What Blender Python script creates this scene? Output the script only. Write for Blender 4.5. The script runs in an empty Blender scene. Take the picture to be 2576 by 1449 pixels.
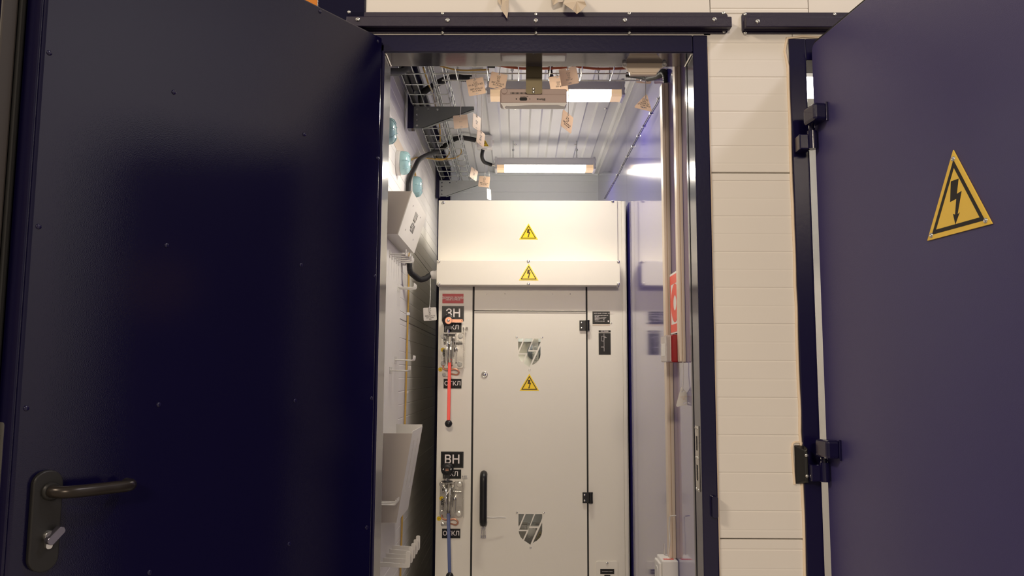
import bpy, math, random
from mathutils import Vector, Matrix
random.seed(7)

# ---------------------------------------------------------------- camera, world, lights, exposure
F_PX, CX, CY = 2034.0, 1288.0, 724.5
_yc = Vector((1302-CX, -(946-CY), -F_PX)).normalized()          # world +Y (depth) seen by the camera
_zc = Vector((78.0, 18724.0, -2034.0)); _zc = (_zc - _yc*_zc.dot(_yc)).normalized()
_xc = _yc.cross(_zc)
ROT = Matrix(((_xc.x, _xc.y, _xc.z), (_yc.x, _yc.y, _yc.z), (_zc.x, _zc.y, _zc.z)))   # camera -> world
CAM = Vector((0.0, -1.95, 1.23))
scene = bpy.context.scene
cd = bpy.data.cameras.new('camera'); cam = bpy.data.objects.new('camera', cd)
scene.collection.objects.link(cam); scene.camera = cam
cd.sensor_width = 36.0; cd.lens = F_PX/2576*36.0; cd.clip_start = 0.02
cam.matrix_world = Matrix.Translation(CAM) @ ROT.to_4x4()

w = bpy.data.worlds.new('hall_ambient'); scene.world = w; w.use_nodes = True
w.node_tree.nodes['Background'].inputs[0].default_value = (1.0, 0.87, 0.76, 1)
w.node_tree.nodes['Background'].inputs[1].default_value = 0.27

def area(name, loc, target, sx, sy, power, color):
    l = bpy.data.lights.new(name, 'AREA'); l.shape = 'RECTANGLE'; l.size = sx; l.size_y = sy
    l.energy = power; l.color = color
    o = bpy.data.objects.new(name, l); scene.collection.objects.link(o)
    o.location = loc
    o.rotation_euler = (Vector(target)-Vector(loc)).to_track_quat('-Z', 'Y').to_euler()
    return o
WARM = (1.0, 0.83, 0.64)
area('hall_lamp_front', (-5.0, -3.6, 5.2), (0.7, -0.3, 1.2), 1.6, 0.6, 190, WARM)
area('hall_fill_right', (3.6, -4.6, 5.4), (3.4, -4.0, 0), 1.6, 0.6, 20, WARM)  # unseen fill light added from the right
area('hall_fill_back', (0.1, -9.0, 3.9), (0.1, -3.0, 0.9), 1.4, 0.7, 255, WARM)  # added behind the camera to brighten the cabinet through the doorway
area('hall_wall_wash', (4.6, -2.0, 6.4), (6.2, -1.0, 2.0), 1.6, 0.8, 240, (0.96, 0.92, 1.0))  # added to wash the unseen white wall that the left door reflects

scene.view_settings.view_transform = 'Standard'; scene.view_settings.look = 'None'
scene.view_settings.exposure = 0.0; scene.view_settings.gamma = 1.0
scene.view_settings.use_curve_mapping = False

# ---------------------------------------------------------------- measuring helpers: pixel of the photograph -> point on a real plane
def ray(px, py): return ROT @ Vector(((px-CX)/F_PX, -(py-CY)/F_PX, -1.0))
def PY(px, py, Y): d = ray(px, py); return CAM + d*((Y-CAM.y)/d.y)
def PX(px, py, X): d = ray(px, py); return CAM + d*((X-CAM.x)/d.x)
def PZ(px, py, Z): d = ray(px, py); return CAM + d*((Z-CAM.z)/d.z)
def PP(px, py, o, n): d = ray(px, py); return CAM + d*((o-CAM).dot(n)/d.dot(n))

# ---------------------------------------------------------------- mesh helpers
class Fr:                                            # a local frame: origin, right, up, outward normal
    def __init__(s, o, r=(1,0,0), u=(0,0,1)):
        s.o = Vector(o); s.r = Vector(r).normalized(); s.u = Vector(u).normalized(); s.n = s.r.cross(s.u)
    def p(s, a, b, c=0.0): return s.o + s.r*a + s.u*b + s.n*c
    def ab(s, pt): v = Vector(pt)-s.o; return v.dot(s.r), v.dot(s.u)
    def at(s, a, b, c=0.0): return Fr(s.p(a, b, c), s.r, s.u)
FRONT = Fr((0,0,0))                                   # faces -Y

class MB:
    def __init__(s): s.v = []; s.f = []; s.sm = []
    def add(s, vs, fs, smooth=False):
        k = len(s.v); s.v += [Vector(v) for v in vs]
        s.f += [tuple(i+k for i in f) for f in fs]; s.sm += [smooth]*len(fs)
        return s
    def box(s, x0, x1, y0, y1, z0, z1):
        x0, x1 = sorted((x0, x1)); y0, y1 = sorted((y0, y1)); z0, z1 = sorted((z0, z1))
        vs = [(x,y,z) for z in (z0,z1) for y in (y0,y1) for x in (x0,x1)]
        return s.add(vs, [(0,2,3,1),(4,5,7,6),(0,1,5,4),(2,6,7,3),(0,4,6,2),(1,3,7,5)])
    def boxf(s, fr, a0, a1, b0, b1, c0, c1):
        a0, a1 = sorted((a0,a1)); b0, b1 = sorted((b0,b1)); c0, c1 = sorted((c0,c1))
        vs = [fr.p(a,b,c) for c in (c0,c1) for b in (b0,b1) for a in (a0,a1)]
        return s.add(vs, [(0,2,3,1),(4,5,7,6),(0,1,5,4),(2,6,7,3),(0,4,6,2),(1,3,7,5)])
    def prism(s, fr, pts, c0, c1, smooth=False):
        ar = sum(pts[i][0]*pts[(i+1)%len(pts)][1]-pts[(i+1)%len(pts)][0]*pts[i][1] for i in range(len(pts)))
        if ar < 0: pts = pts[::-1]
        c0, c1 = sorted((c0, c1)); n = len(pts)
        vs = [fr.p(a,b,c0) for a,b in pts]+[fr.p(a,b,c1) for a,b in pts]
        s.add(vs, [tuple(range(n-1,-1,-1)), tuple(range(n,2*n))])
        s.f += [] ; k = len(s.v)-2*n
        for i in range(n):
            j = (i+1)%n; s.f.append((k+i,k+j,k+n+j,k+n+i)); s.sm.append(smooth)
        return s
    def strip(s, fr, prof, b0, b1):                    # open profile (a, c) drawn along u, one sided sheet
        vs = []; fs = []
        for i,(a,c) in enumerate(prof): vs += [fr.p(a,b0,c), fr.p(a,b1,c)]
        for i in range(len(prof)-1): fs.append((2*i,2*i+2,2*i+3,2*i+1))
        return s.add(vs, fs)
    def cyl(s, p0, p1, r0, r1=None, n=16, smooth=True, caps=True):
        p0 = Vector(p0); p1 = Vector(p1); r1 = r0 if r1 is None else r1
        d = (p1-p0).normalized(); a = d.orthogonal().normalized(); b = d.cross(a)
        vs = []
        for p, r in ((p0,r0),(p1,r1)):
            vs += [p+(a*math.cos(2*math.pi*i/n)+b*math.sin(2*math.pi*i/n))*r for i in range(n)]
        s.add(vs, [(i,(i+1)%n,n+(i+1)%n,n+i) for i in range(n)], smooth)
        if caps: s.add(vs, [tuple(range(n-1,-1,-1)), tuple(range(n,2*n))])
        return s
    def lathe(s, o, axis, prof, n=24):                 # prof: (radius, height along axis)
        o = Vector(o); d = Vector(axis).normalized(); a = d.orthogonal().normalized(); b = d.cross(a)
        vs = []; m = len(prof)
        for r, h in prof:
            vs += [o+d*h+(a*math.cos(2*math.pi*i/n)+b*math.sin(2*math.pi*i/n))*max(r,1e-5) for i in range(n)]
        fs = [(k*n+i,k*n+(i+1)%n,(k+1)*n+(i+1)%n,(k+1)*n+i) for k in range(m-1) for i in range(n)]
        s.add(vs, fs, True)
        s.add(vs[:n], [tuple(range(n-1,-1,-1))]); s.add(vs[-n:], [tuple(range(n))])
        return s
    def ball(s, c, r, n=16):
        k = 8
        return s.lathe(c, (0,0,1), [(r*math.sin(math.pi*i/k), -r*math.cos(math.pi*i/k)) for i in range(k+1)], n)
    def tube(s, pts, r, n=8, step=8, closed=False, wave=0.0, per=0.0):
        pts = [Vector(p) for p in pts]
        P = []
        if len(pts) > 2 and step > 1:
            for i in range(len(pts)-1):
                p0 = pts[max(i-1,0)]; p1 = pts[i]; p2 = pts[i+1]; p3 = pts[min(i+2,len(pts)-1)]
                for k in range(step):
                    t = k/step
                    P.append(0.5*((2*p1)+(p2-p0)*t+(2*p0-5*p1+4*p2-p3)*t*t+(3*p1-p0-3*p2+p3)*t**3))
            P.append(pts[-1])
        else: P = pts
        if wave:                                       # corrugated conduit: resample and ripple the radius
            Q = [P[0]]; acc = 0
            for a, b in zip(P, P[1:]):
                L = (b-a).length; m = max(1, int(round(L/(per/3))))
                Q += [a+(b-a)*(j+1)/m for j in range(m)]
            P = Q
        n0 = None; vs = []
        for i, p in enumerate(P):
            d = (P[min(i+1,len(P)-1)]-P[max(i-1,0)]).normalized()
            n0 = d.orthogonal().normalized() if n0 is None else (n0-d*n0.dot(d)).normalized()
            b = d.cross(n0); rr = r*(1+wave*(1 if i % 3 == 0 else -0.6)) if wave else r
            vs += [p+(n0*math.cos(2*math.pi*k/n)+b*math.sin(2*math.pi*k/n))*rr for k in range(n)]
        m = len(P)
        s.add(vs, [(k*n+i,k*n+(i+1)%n,(k+1)*n+(i+1)%n,(k+1)*n+i) for k in range(m-1) for i in range(n)], True)
        s.add(vs[:n], [tuple(range(n-1,-1,-1))]); s.add(vs[-n:], [tuple(range(n))])
        return s
    def wire(s, pts, r, n=6): return s.tube(pts, r, n, step=1)
    def band(s, fr, pts, wd, c0, c1):                   # flat outline of width wd inside a polygon (convex, CCW)
        n = len(pts); inn = inset(pts, wd)
        vs = [fr.p(a,b,c) for c in (c0,c1) for a,b in pts] + [fr.p(a,b,c) for c in (c0,c1) for a,b in inn]
        fs = []
        for i in range(n):
            j = (i+1)%n
            fs += [(n+i,n+j,3*n+j,3*n+i),(i,j,n+j,n+i),(2*n+j,2*n+i,3*n+i,3*n+j)]
        return s.add(vs, fs)
    def mesh(s, name, M=None):
        me = bpy.data.meshes.new(name)
        inv = M.inverted() if M is not None else None
        me.from_pydata([tuple(inv @ v) if inv is not None else tuple(v) for v in s.v], [], s.f)
        me.polygons.foreach_set('use_smooth', s.sm); me.update()
        return me

def inset(pts, d):
    n = len(pts); out = []
    for i in range(n):
        p = Vector(pts[i]).to_2d(); a = Vector(pts[i-1]).to_2d(); b = Vector(pts[(i+1)%n]).to_2d()
        e1 = (p-a).normalized(); e2 = (b-p).normalized()
        n1 = Vector((-e1.y,e1.x)); n2 = Vector((-e2.y,e2.x))
        k = (n1+n2); k /= max(k.length_squared/2, 1e-6)
        out.append(tuple(p+k*d))
    return out
def rrect(x0, x1, y0, y1, r, k=5):
    o = []
    for cx, cy, a0 in ((x1-r,y1-r,0),(x0+r,y1-r,90),(x0+r,y0+r,180),(x1-r,y0+r,270)):
        for i in range(k+1):
            a = math.radians(a0+90*i/k); o.append((cx+r*math.cos(a), cy+r*math.sin(a)))
    return o
def circle(cx, cy, r, n=20): return [(cx+r*math.cos(2*math.pi*i/n), cy+r*math.sin(2*math.pi*i/n)) for i in range(n)]

COL = scene.collection
WM = {}                                                # world matrix of every object built here
def put(o, parent=None, M=None):
    COL.objects.link(o)
    if parent is not None: o.parent = parent
    WM[o.name] = M if M is not None else (WM[parent.name] if parent is not None else Matrix())
    return o
def tag(o, label=None, cat=None, group=None, kind=None):
    if label: o['label'] = label
    if cat: o['category'] = cat
    if group: o['group'] = group
    if kind: o['kind'] = kind
    return o
def thing(name, label, cat, loc=(0,0,0), rot=None, group=None, kind=None):
    o = bpy.data.objects.new(name, None); o.empty_display_size = 0.05
    M = Matrix.Translation(Vector(loc)) @ (rot.to_4x4() if rot is not None else Matrix())
    o.matrix_world = M; put(o, None, M)
    return tag(o, label, cat, group, kind)
def part(name, mb, mat, parent=None, bev=0.0, seg=2, label=None, kind=None):
    M = WM[parent.name] if parent is not None else None
    me = mb.mesh(name, M); me.materials.append(mat)
    o = bpy.data.objects.new(name, me); put(o, parent)
    if bev:
        m = o.modifiers.new('bevel', 'BEVEL'); m.width = bev; m.segments = seg; m.limit_method = 'ANGLE'; m.angle_limit = math.radians(40)
        m.harden_normals = False
    if label: o['label'] = label
    if kind: o['kind'] = kind
    return o
def single(name, mb, mat, label, cat, bev=0.0, group=None, kind=None):      # a thing that is one mesh, origin at its middle
    c = sum(mb.v, Vector())/len(mb.v)
    me = mb.mesh(name, Matrix.Translation(c)); me.materials.append(mat)
    o = bpy.data.objects.new(name, me); o.location = c; put(o, None, Matrix.Translation(c))
    if bev:
        m = o.modifiers.new('bevel', 'BEVEL'); m.width = bev; m.segments = 2; m.limit_method = 'ANGLE'; m.angle_limit = math.radians(40)
    return tag(o, label, cat, group, kind)
def inst(name, me, fr, parent, scale=1.0):             # a copy that shares mesh data, placed by a frame
    o = bpy.data.objects.new(name, me)
    R = Matrix((fr.r, fr.u, fr.n)).transposed()
    M = Matrix.Translation(fr.o) @ R.to_4x4() @ Matrix.Scale(scale, 4)
    put(o, parent, M)
    o.matrix_local = (WM[parent.name].inverted() @ M) if parent is not None else M
    return o
def holed(name, fr, outer, holes, c0, c1, mat, parent):   # flat plate with real holes, constrained Delaunay fill
    from mathutils.geometry import delaunay_2d_cdt
    vs = []; es = []
    for pts in [outer]+holes:
        k = len(vs); n = len(pts); vs += [Vector(p) for p in pts]; es += [(k+i, k+(i+1)%n) for i in range(n)]
    ov, oe, of, _, _, _ = delaunay_2d_cdt(vs, es, [], 1, 1e-6)
    mb = MB(); n = len(ov); c0, c1 = sorted((c0, c1))
    P = [fr.p(v.x, v.y, c1) for v in ov]+[fr.p(v.x, v.y, c0) for v in ov]
    tris = []
    def inside(x, y, poly):
        c = False
        for i in range(len(poly)):
            (x0, y0), (x1, y1) = poly[i], poly[i-1]
            if (y0 > y) != (y1 > y) and x < (x1-x0)*(y-y0)/(y1-y0)+x0: c = not c
        return c
    for f in of:
        gx = sum(ov[i].x for i in f)/len(f); gy = sum(ov[i].y for i in f)/len(f)
        if any(inside(gx, gy, h) for h in holes) or not inside(gx, gy, outer): continue
        ar = sum(ov[f[i]].x*ov[f[(i+1)%len(f)]].y-ov[f[(i+1)%len(f)]].x*ov[f[i]].y for i in range(len(f)))
        tris.append(tuple(f) if ar > 0 else tuple(f)[::-1])
    ed = {}
    for f in tris:
        for i in range(len(f)): ed[(f[i], f[(i+1)%len(f)])] = 1
    side = [(b, a, a+n, b+n) for (a, b) in ed if (b, a) not in ed]
    mb.add(P, tris+[tuple(i+n for i in f[::-1]) for f in tris]+side)
    return part(name, mb, mat, parent)
def _curve_part(name, cu, fr, c, mat, parent):
    t = bpy.data.objects.new('tmp', cu); COL.objects.link(t)
    dg = bpy.context.evaluated_depsgraph_get(); me = bpy.data.meshes.new_from_object(t.evaluated_get(dg))
    bpy.data.objects.remove(t); bpy.data.curves.remove(cu)
    R = Matrix((fr.r, fr.u, fr.n)).transposed().to_4x4()
    M = Matrix.Translation(fr.o+fr.n*c) @ R
    me.transform((WM[parent.name].inverted() if parent is not None else Matrix()) @ M)
    me.name = name; me.materials.clear(); me.materials.append(mat)
    o = bpy.data.objects.new(name, me); put(o, parent)
    return o
def text(name, body, fr, size, mat, parent, c=0.0004, al='CENTER', bold=0.0, sx=1.0, space=1.0):
    cu = bpy.data.curves.new(name, 'FONT'); cu.body = body; cu.size = size; cu.align_x = al; cu.align_y = 'CENTER'
    cu.extrude = 0.0002; cu.offset = bold; cu.space_line = space; cu.resolution_u = 3
    f2 = Fr(fr.o, fr.r, fr.u)
    o = _curve_part(name, cu, f2, c, mat, parent)
    if sx != 1.0:
        pass
    return o

# ---------------------------------------------------------------- materials
MATS = {}
def mat(name, col, rough=0.5, metal=0.0, bump=0.0, bscale=200.0, coat=0.0, var=0.0, vscale=6.0, emit=None, estr=0.0, trans=0.0, alpha=1.0, spec=0.5, stretch=None, ior=1.45):
    m = bpy.data.materials.new(name); m.use_nodes = True; nt = m.node_tree; b = nt.nodes['Principled BSDF']
    b.inputs['Base Color'].default_value = (*col, 1); b.inputs['Roughness'].default_value = rough
    b.inputs['Metallic'].default_value = metal; b.inputs['Coat Weight'].default_value = coat
    b.inputs['Coat Roughness'].default_value = 0.08; b.inputs['Specular IOR Level'].default_value = spec
    b.inputs['Transmission Weight'].default_value = trans; b.inputs['Alpha'].default_value = alpha; b.inputs['IOR'].default_value = ior
    tc = nt.nodes.new('ShaderNodeTexCoord'); co = tc.outputs['Object']
    if stretch:
        mp = nt.nodes.new('ShaderNodeMapping'); mp.inputs['Scale'].default_value = stretch
        nt.links.new(co, mp.inputs[0]); co = mp.outputs[0]
    if var:
        no = nt.nodes.new('ShaderNodeTexNoise'); no.inputs['Scale'].default_value = vscale; no.inputs['Detail'].default_value = 5
        nt.links.new(co, no.inputs['Vector'])
        mx = nt.nodes.new('ShaderNodeMix'); mx.data_type = 'RGBA'
        mx.inputs['A'].default_value = (*[c*(1-var) for c in col], 1); mx.inputs['B'].default_value = (*[min(1,c*(1+var)) for c in col], 1)
        nt.links.new(no.outputs[0], mx.inputs['Factor']); nt.links.new(mx.outputs['Result'], b.inputs['Base Color'])
        rr = nt.nodes.new('ShaderNodeMapRange'); rr.inputs['To Min'].default_value = max(0.02, rough*(1-var)); rr.inputs['To Max'].default_value = min(1, rough*(1+var))
        nt.links.new(no.outputs[0], rr.inputs[0]); nt.links.new(rr.outputs[0], b.inputs['Roughness'])
    if bump:
        nb = nt.nodes.new('ShaderNodeTexNoise'); nb.inputs['Scale'].default_value = bscale; nb.inputs['Detail'].default_value = 2
        nt.links.new(co, nb.inputs['Vector'])
        bp = nt.nodes.new('ShaderNodeBump'); bp.inputs['Strength'].default_value = bump; bp.inputs['Distance'].default_value = 0.002
        nt.links.new(nb.outputs[0], bp.inputs['Height']); nt.links.new(bp.outputs[0], b.inputs['Normal'])
    if emit: b.inputs['Emission Color'].default_value = (*emit, 1); b.inputs['Emission Strength'].default_value = estr
    MATS[name] = m; return m
NAVY = (0.0062, 0.0046, 0.034)
navy_gloss = mat('navy_gloss_reflector', NAVY, 0.12, bump=0.04, bscale=90, coat=1.0, var=0.08, vscale=4, ior=1.7)
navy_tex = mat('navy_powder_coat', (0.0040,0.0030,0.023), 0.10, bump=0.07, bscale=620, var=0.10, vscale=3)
navy = mat('navy_enamel', NAVY, 0.16, bump=0.05, bscale=120, coat=0.15, var=0.08, vscale=4)
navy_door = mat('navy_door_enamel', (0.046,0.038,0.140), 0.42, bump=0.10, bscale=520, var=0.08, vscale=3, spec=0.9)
navy_rail = mat('navy_rail_speckled', (0.013,0.007,0.030), 0.32, bump=0.22, bscale=1200, var=0.1, vscale=9)
blue_gloss = mat('blue_gloss_sheet', (0.030,0.020,0.27), 0.14, bump=0.05, bscale=14, coat=1.0, var=0.15, vscale=3, stretch=(6,6,0.6))
rubber = mat('black_rubber', (0.012,0.012,0.012), 0.6)
rubber_grey = mat('grey_rubber', (0.045,0.037,0.032), 0.55)
white_wall = mat('white_panel', (0.80,0.78,0.75), 0.45, var=0.03, vscale=4)
white_front = mat('white_front_panel', (0.80,0.76,0.70), 0.5, var=0.03, vscale=5)
white_blue = mat('pale_grey_panel', (0.78,0.82,0.83), 0.45, var=0.03, vscale=4)
white_ceil = mat('white_ceiling_sheet', (0.78,0.79,0.80), 0.35, var=0.02, vscale=5)
ral7035 = mat('light_grey_cabinet_paint', (0.78,0.745,0.665), 0.42, bump=0.05, bscale=700, var=0.02, vscale=5)
gap_dark = mat('dark_gap', (0.03,0.03,0.03), 0.7)
white_coat = mat('white_powder_coat', (0.78,0.76,0.71), 0.4, bump=0.05, bscale=700, var=0.02, vscale=5)
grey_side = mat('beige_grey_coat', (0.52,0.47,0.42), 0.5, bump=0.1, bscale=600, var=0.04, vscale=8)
cream = mat('cream_plastic', (0.74,0.62,0.50), 0.35, var=0.03, vscale=8)
wplast = mat('white_plastic', (0.80,0.78,0.76), 0.35, var=0.02, vscale=8)
zinc = mat('galvanised_steel', (0.46,0.48,0.48), 0.45, 0.5, bump=0.03, bscale=60, var=0.15, vscale=14)
zinc_dark = mat('dark_galvanised_steel', (0.17,0.18,0.18), 0.5, 0.4, bump=0.03, bscale=60, var=0.15, vscale=14)
zinc_wire = mat('bright_zinc_wire', (0.62,0.64,0.62), 0.28, 0.9, var=0.15, vscale=30)
chrome = mat('bright_zinc_screw', (0.75,0.74,0.70), 0.18, 0.95, var=0.1, vscale=60)
steel = mat('worn_steel', (0.50,0.48,0.45), 0.28, 0.9, var=0.25, vscale=25)
yzinc = mat('yellow_zinc', (0.15,0.125,0.075), 0.45, 0.6, var=0.15, vscale=20)
copper = mat('copper', (0.72,0.36,0.24), 0.38, 0.7, var=0.12, vscale=30)
black = mat('black_plastic', (0.012,0.012,0.013), 0.38, var=0.1, vscale=20)
black_plate = mat('black_engraved_plate', (0.008,0.008,0.009), 0.25, var=0.1, vscale=20)
black_soft = mat('black_conduit', (0.016,0.016,0.017), 0.5, var=0.2, vscale=30)
bronze = mat('dark_anodised_handle', (0.030,0.024,0.020), 0.30, 0.5, var=0.1, vscale=20)
bronze_plate = mat('dark_handle_plate', (0.020,0.019,0.018), 0.42, 0.2, var=0.08, vscale=30)
yellow = mat('yellow_sign_plastic', (0.92,0.62,0.09), 0.4, var=0.05, vscale=12)
yellow_st = mat('yellow_sticker', (0.95,0.66,0.02), 0.3, var=0.02, vscale=12)
ink = mat('black_ink', (0.02,0.017,0.015), 0.5, var=0.1, vscale=30)
brown_ink = mat('brown_black_ink', (0.05,0.025,0.005), 0.4, var=0.1, vscale=30)
white_ink = mat('white_lettering', (0.85,0.78,0.76), 0.4, var=0.02, vscale=30)
grey_ink = mat('grey_print', (0.10,0.09,0.085), 0.5, var=0.1, vscale=30)
red_lab = mat('red_label', (0.45,0.015,0.03), 0.35, var=0.03, vscale=20)
red_dark = mat('dark_red_plastic', (0.27,0.004,0.008), 0.3, var=0.05, vscale=20)
red_sign = mat('red_sign_print', (0.85,0.08,0.045), 0.4, var=0.03, vscale=20)
red_grip = mat('red_lever_sleeve', (0.90,0.045,0.028), 0.35, var=0.05, vscale=20)
blue_grip = mat('blue_lever_sleeve', (0.045,0.075,0.22), 0.35, var=0.05, vscale=20)
def translucent(name, col, k=0.5):
    m = mat(name, col, 0.45, var=0.04, vscale=12); nt = m.node_tree; b = nt.nodes['Principled BSDF']
    t = nt.nodes.new('ShaderNodeBsdfTranslucent'); t.inputs[0].default_value = (*col, 1); x = nt.nodes.new('ShaderNodeMixShader'); x.inputs[0].default_value = k
    nt.links.new(b.outputs[0], x.inputs[1]); nt.links.new(t.outputs[0], x.inputs[2]); nt.links.new(x.outputs[0], nt.nodes['Material Output'].inputs[0]); return m
tagm = translucent('cable_tag_plastic', (0.90,0.77,0.65), 0.6)
tagw = translucent('white_tag_plastic', (0.84,0.81,0.77), 0.4)
stringm = mat('white_string', (0.75,0.73,0.70), 0.6, var=0.05, vscale=40)
wire_y = mat('yellow_wire', (0.60,0.38,0.09), 0.4, var=0.15, vscale=40)
wire_o = mat('orange_wire', (0.45,0.10,0.04), 0.4, var=0.15, vscale=40)
aqua = mat('aqua_dust_cap', (0.50,0.80,0.84), 0.2, trans=0.2, coat=0.5, var=0.06, vscale=20)
lamp_grey = mat('lamp_housing_grey', (0.62,0.62,0.64), 0.35, 0.3, var=0.04, vscale=20)
pinkish = mat('emergency_lamp_housing', (0.55,0.41,0.37), 0.4, var=0.04, vscale=20)
clear = mat('clear_plastic', (0.95,0.93,0.92), 0.08, trans=0.9, var=0.0)
glass = mat('window_glass', (0.9,0.93,0.93), 0.03, trans=1.0)
concrete = mat('concrete', (0.40,0.37,0.33), 0.6, bump=0.2, bscale=30, var=0.15, vscale=2)
orange = mat('orange_paint', (0.90,0.30,0.03), 0.4, var=0.06, vscale=3)
hallgrey = mat('hall_wall_paint', (0.32,0.25,0.19), 0.7, var=0.12, vscale=1)
paper = mat('kraft_film', (0.62,0.52,0.40), 0.5, bump=0.3, bscale=40, var=0.12, vscale=10)
sealant = mat('cream_sealant', (0.80,0.66,0.50), 0.5, bump=0.4, bscale=60, var=0.05, vscale=20)
led = mat('led_light', (1,1,1), 0.5, emit=(1.0,0.90,0.74), estr=13.0)
insul = mat('dark_insulator', (0.10,0.11,0.12), 0.3, var=0.1, vscale=10)

# shared small meshes: frame-local, n = +Z
def small(build):
    b = MB(); build(b); return b
def _mesh(name, mb, m):
    me = mb.mesh(name); me.materials.append(m); return me
_L = Fr((0,0,0), (1,0,0), (0,1,0))
def _dome(r, h): return [(r,0),(r,h*0.35),(r*0.85,h*0.75),(r*0.5,h),(0,h*1.02)]
me_screw = _mesh('screw', MB().lathe((0,0,0),(0,0,1),_dome(0.0055,0.0035),14).boxf(_L,-0.003,0.003,-0.0006,0.0006,0.0030,0.0040).boxf(_L,-0.0006,0.0006,-0.003,0.003,0.0030,0.0040), chrome)
me_rivet = _mesh('rivet', MB().lathe((0,0,0),(0,0,1),[(0.0048,0),(0.0046,0.0012),(0.003,0.0024),(0.0014,0.0026),(0.0013,0.0014),(0,0.0014)],14), chrome)
me_navyriv = _mesh('rivet_navy', MB().lathe((0,0,0),(0,0,1),_dome(0.0045,0.0022),14), navy)
me_bolt = _mesh('bolt', MB().lathe((0,0,0),(0,0,1),[(0.0085,0),(0.0085,0.0012),(0.008,0.0015)],20).cyl((0,0,0.001),(0,0,0.009),0.0062,n=6,smooth=False), chrome)

# ================================================================ THE SETTING
XL, XR, ZC, YB = -0.44, 0.445, 2.355, 2.466           # room: left wall, right wall, ceiling, back wall
TH = 0.085                                            # front wall thickness
OX0, OX1 = -0.335, PY(1752, 600, 0).x                 # first opening
OZ = PY(1350, 133, 0).z
tag(single('floor', MB().box(-9,9,-9,6,-0.1,0), concrete, 'grey concrete hall floor under the switchgear building', 'floor'), kind='structure')

def groove_panel(name, fr, a0, a1, b0, b1, lines, m, parent, th=0.04, gd=0.0016, gw=0.004):
    """one sandwich panel: front face in frame plane, shallow grooves pressed along a"""
    prof = [(b0, -0.002), (b0+0.0015, 0)]
    for z, k in sorted(lines):
        if b0+0.008 < z < b1-0.008:
            prof += [(z-gw*0.6, 0), (z-gw*0.15, -gd*k), (z+gw*0.25, -gd*k), (z+gw*0.6, 0)]
    prof += [(b1-0.0015, 0), (b1, -0.002)]
    mb = MB(); n = len(prof)
    vs = [fr.p(a0,b,c) for b,c in prof]+[fr.p(a1,b,c) for b,c in prof]
    mb.add(vs, [(i, n+i, n+i+1, i+1) for i in range(n-1)])
    k = len(mb.v)
    bk = [fr.p(a0,b0,-th), fr.p(a0,b1,-th), fr.p(a1,b0,-th), fr.p(a1,b1,-th)]
    mb.add(bk, [(0,1,3,2)])
    e = k
    mb.f += [tuple(list(range(n-1,-1,-1))+[e, e+1][:2]), tuple([n+i for i in range(n)]+[e+3, e+2]), (0,e,e+2,n), (n-1,2*n-1,e+3,e+1)]
    mb.sm += [False]*4
    return part(name, mb, m, parent)

# --- front wall: sandwich panels between and above the openings
wf = thing('wall_front', 'white sandwich panel front wall between the two navy doorways', 'wall', (0.55,0,0), kind='structure')
F2X = PY(2003, 700, 0).x                              # outer edge of second frame
WX0 = PY(1797, 700, 0).x-0.012
zz = lambda py, px=1900: PY(px, py, 0).z
s1, s2 = zz(434.5), zz(1356)
strong = [zz(281)+k*(zz(281)-zz(368)) for k in range(-30, 6)]
lines = [(z, 0.55) for z in strong]+[(z+(strong[1]-strong[0])/2, 0.16) for z in strong]
ztop = zz(92)
groove_panel('panel', FRONT, WX0, F2X+0.01, s1+0.0012, ztop+0.06, lines, white_front, wf, TH)
groove_panel('panel', FRONT, WX0, F2X+0.01, s2+0.0012, s1-0.0012, lines, white_front, wf, TH)
groove_panel('panel', FRONT, WX0, F2X+0.01, 0.0, s2-0.0012, lines, white_front, wf, TH)
# fascia above the doors
fx = [PY(921,10,0).x, PY(1786,10,0).x, PY(2033,10,0).x, 4.5]
zt0 = ztop+0.0605
groove_panel('panel', FRONT, fx[0], fx[1]-0.001, OZ+0.045, 2.75, [], white_front, wf, TH)
groove_panel('panel', FRONT, fx[1]+0.001, fx[2]-0.001, zt0, 2.75, [(zz(22),0.8)], white_front, wf, TH)
groove_panel('panel', FRONT, fx[2]+0.001, fx[3], zt0, 2.75, [], white_front, wf, TH)
groove_panel('panel', FRONT, 1.40, 4.5, 0, zt0-0.002, lines, white_front, wf, TH)
groove_panel('panel', FRONT, F2X+0.0115, 1.3985, zz(100,2020)+0.0005, zt0-0.001, [], white_front, wf, TH)
# corner post of the building, left of the doorway
cx0, cx1 = PY(798,20,0).x, PY(920,20,0).x
single('trim_1', MB().box(cx0,cx1,-0.004,0.10,0,2.9), navy_tex, 'navy steel corner post of the building beside the first door', 'post', bev=0.003, kind='structure')

tag(single('floor_room', MB().box(XL,XR,TH,YB,0.0,0.004), mat('light_bounce_floor',(0.72,0.70,0.66),0.5,var=0.05), 'unseen floor of the switchgear room, lightened to bounce light', 'floor'), kind='structure')  # out of view; light colour chosen to bounce light onto the cabinet
# --- first door frame
fxo = PY(1790, 600, 0).x; fzo = zz(90, 1300)
fr1 = thing('trim_2', 'navy steel door frame around the open switchgear room', 'door frame', (OX1,0,0), kind='structure')
fy = -0.006
b = MB()
b.box(OX1, fxo, fy, TH, 0, fzo)
part('jamb', b, navy, fr1, bev=0.003)
part('jamb', MB().box(cx1+0.001, OX0, fy, TH, 0, OZ+0.02), navy, fr1, bev=0.003)
part('head', MB().box(cx1+0.001, OX1-0.0005, fy, TH, OZ, fzo), navy, fr1, bev=0.003)
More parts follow.
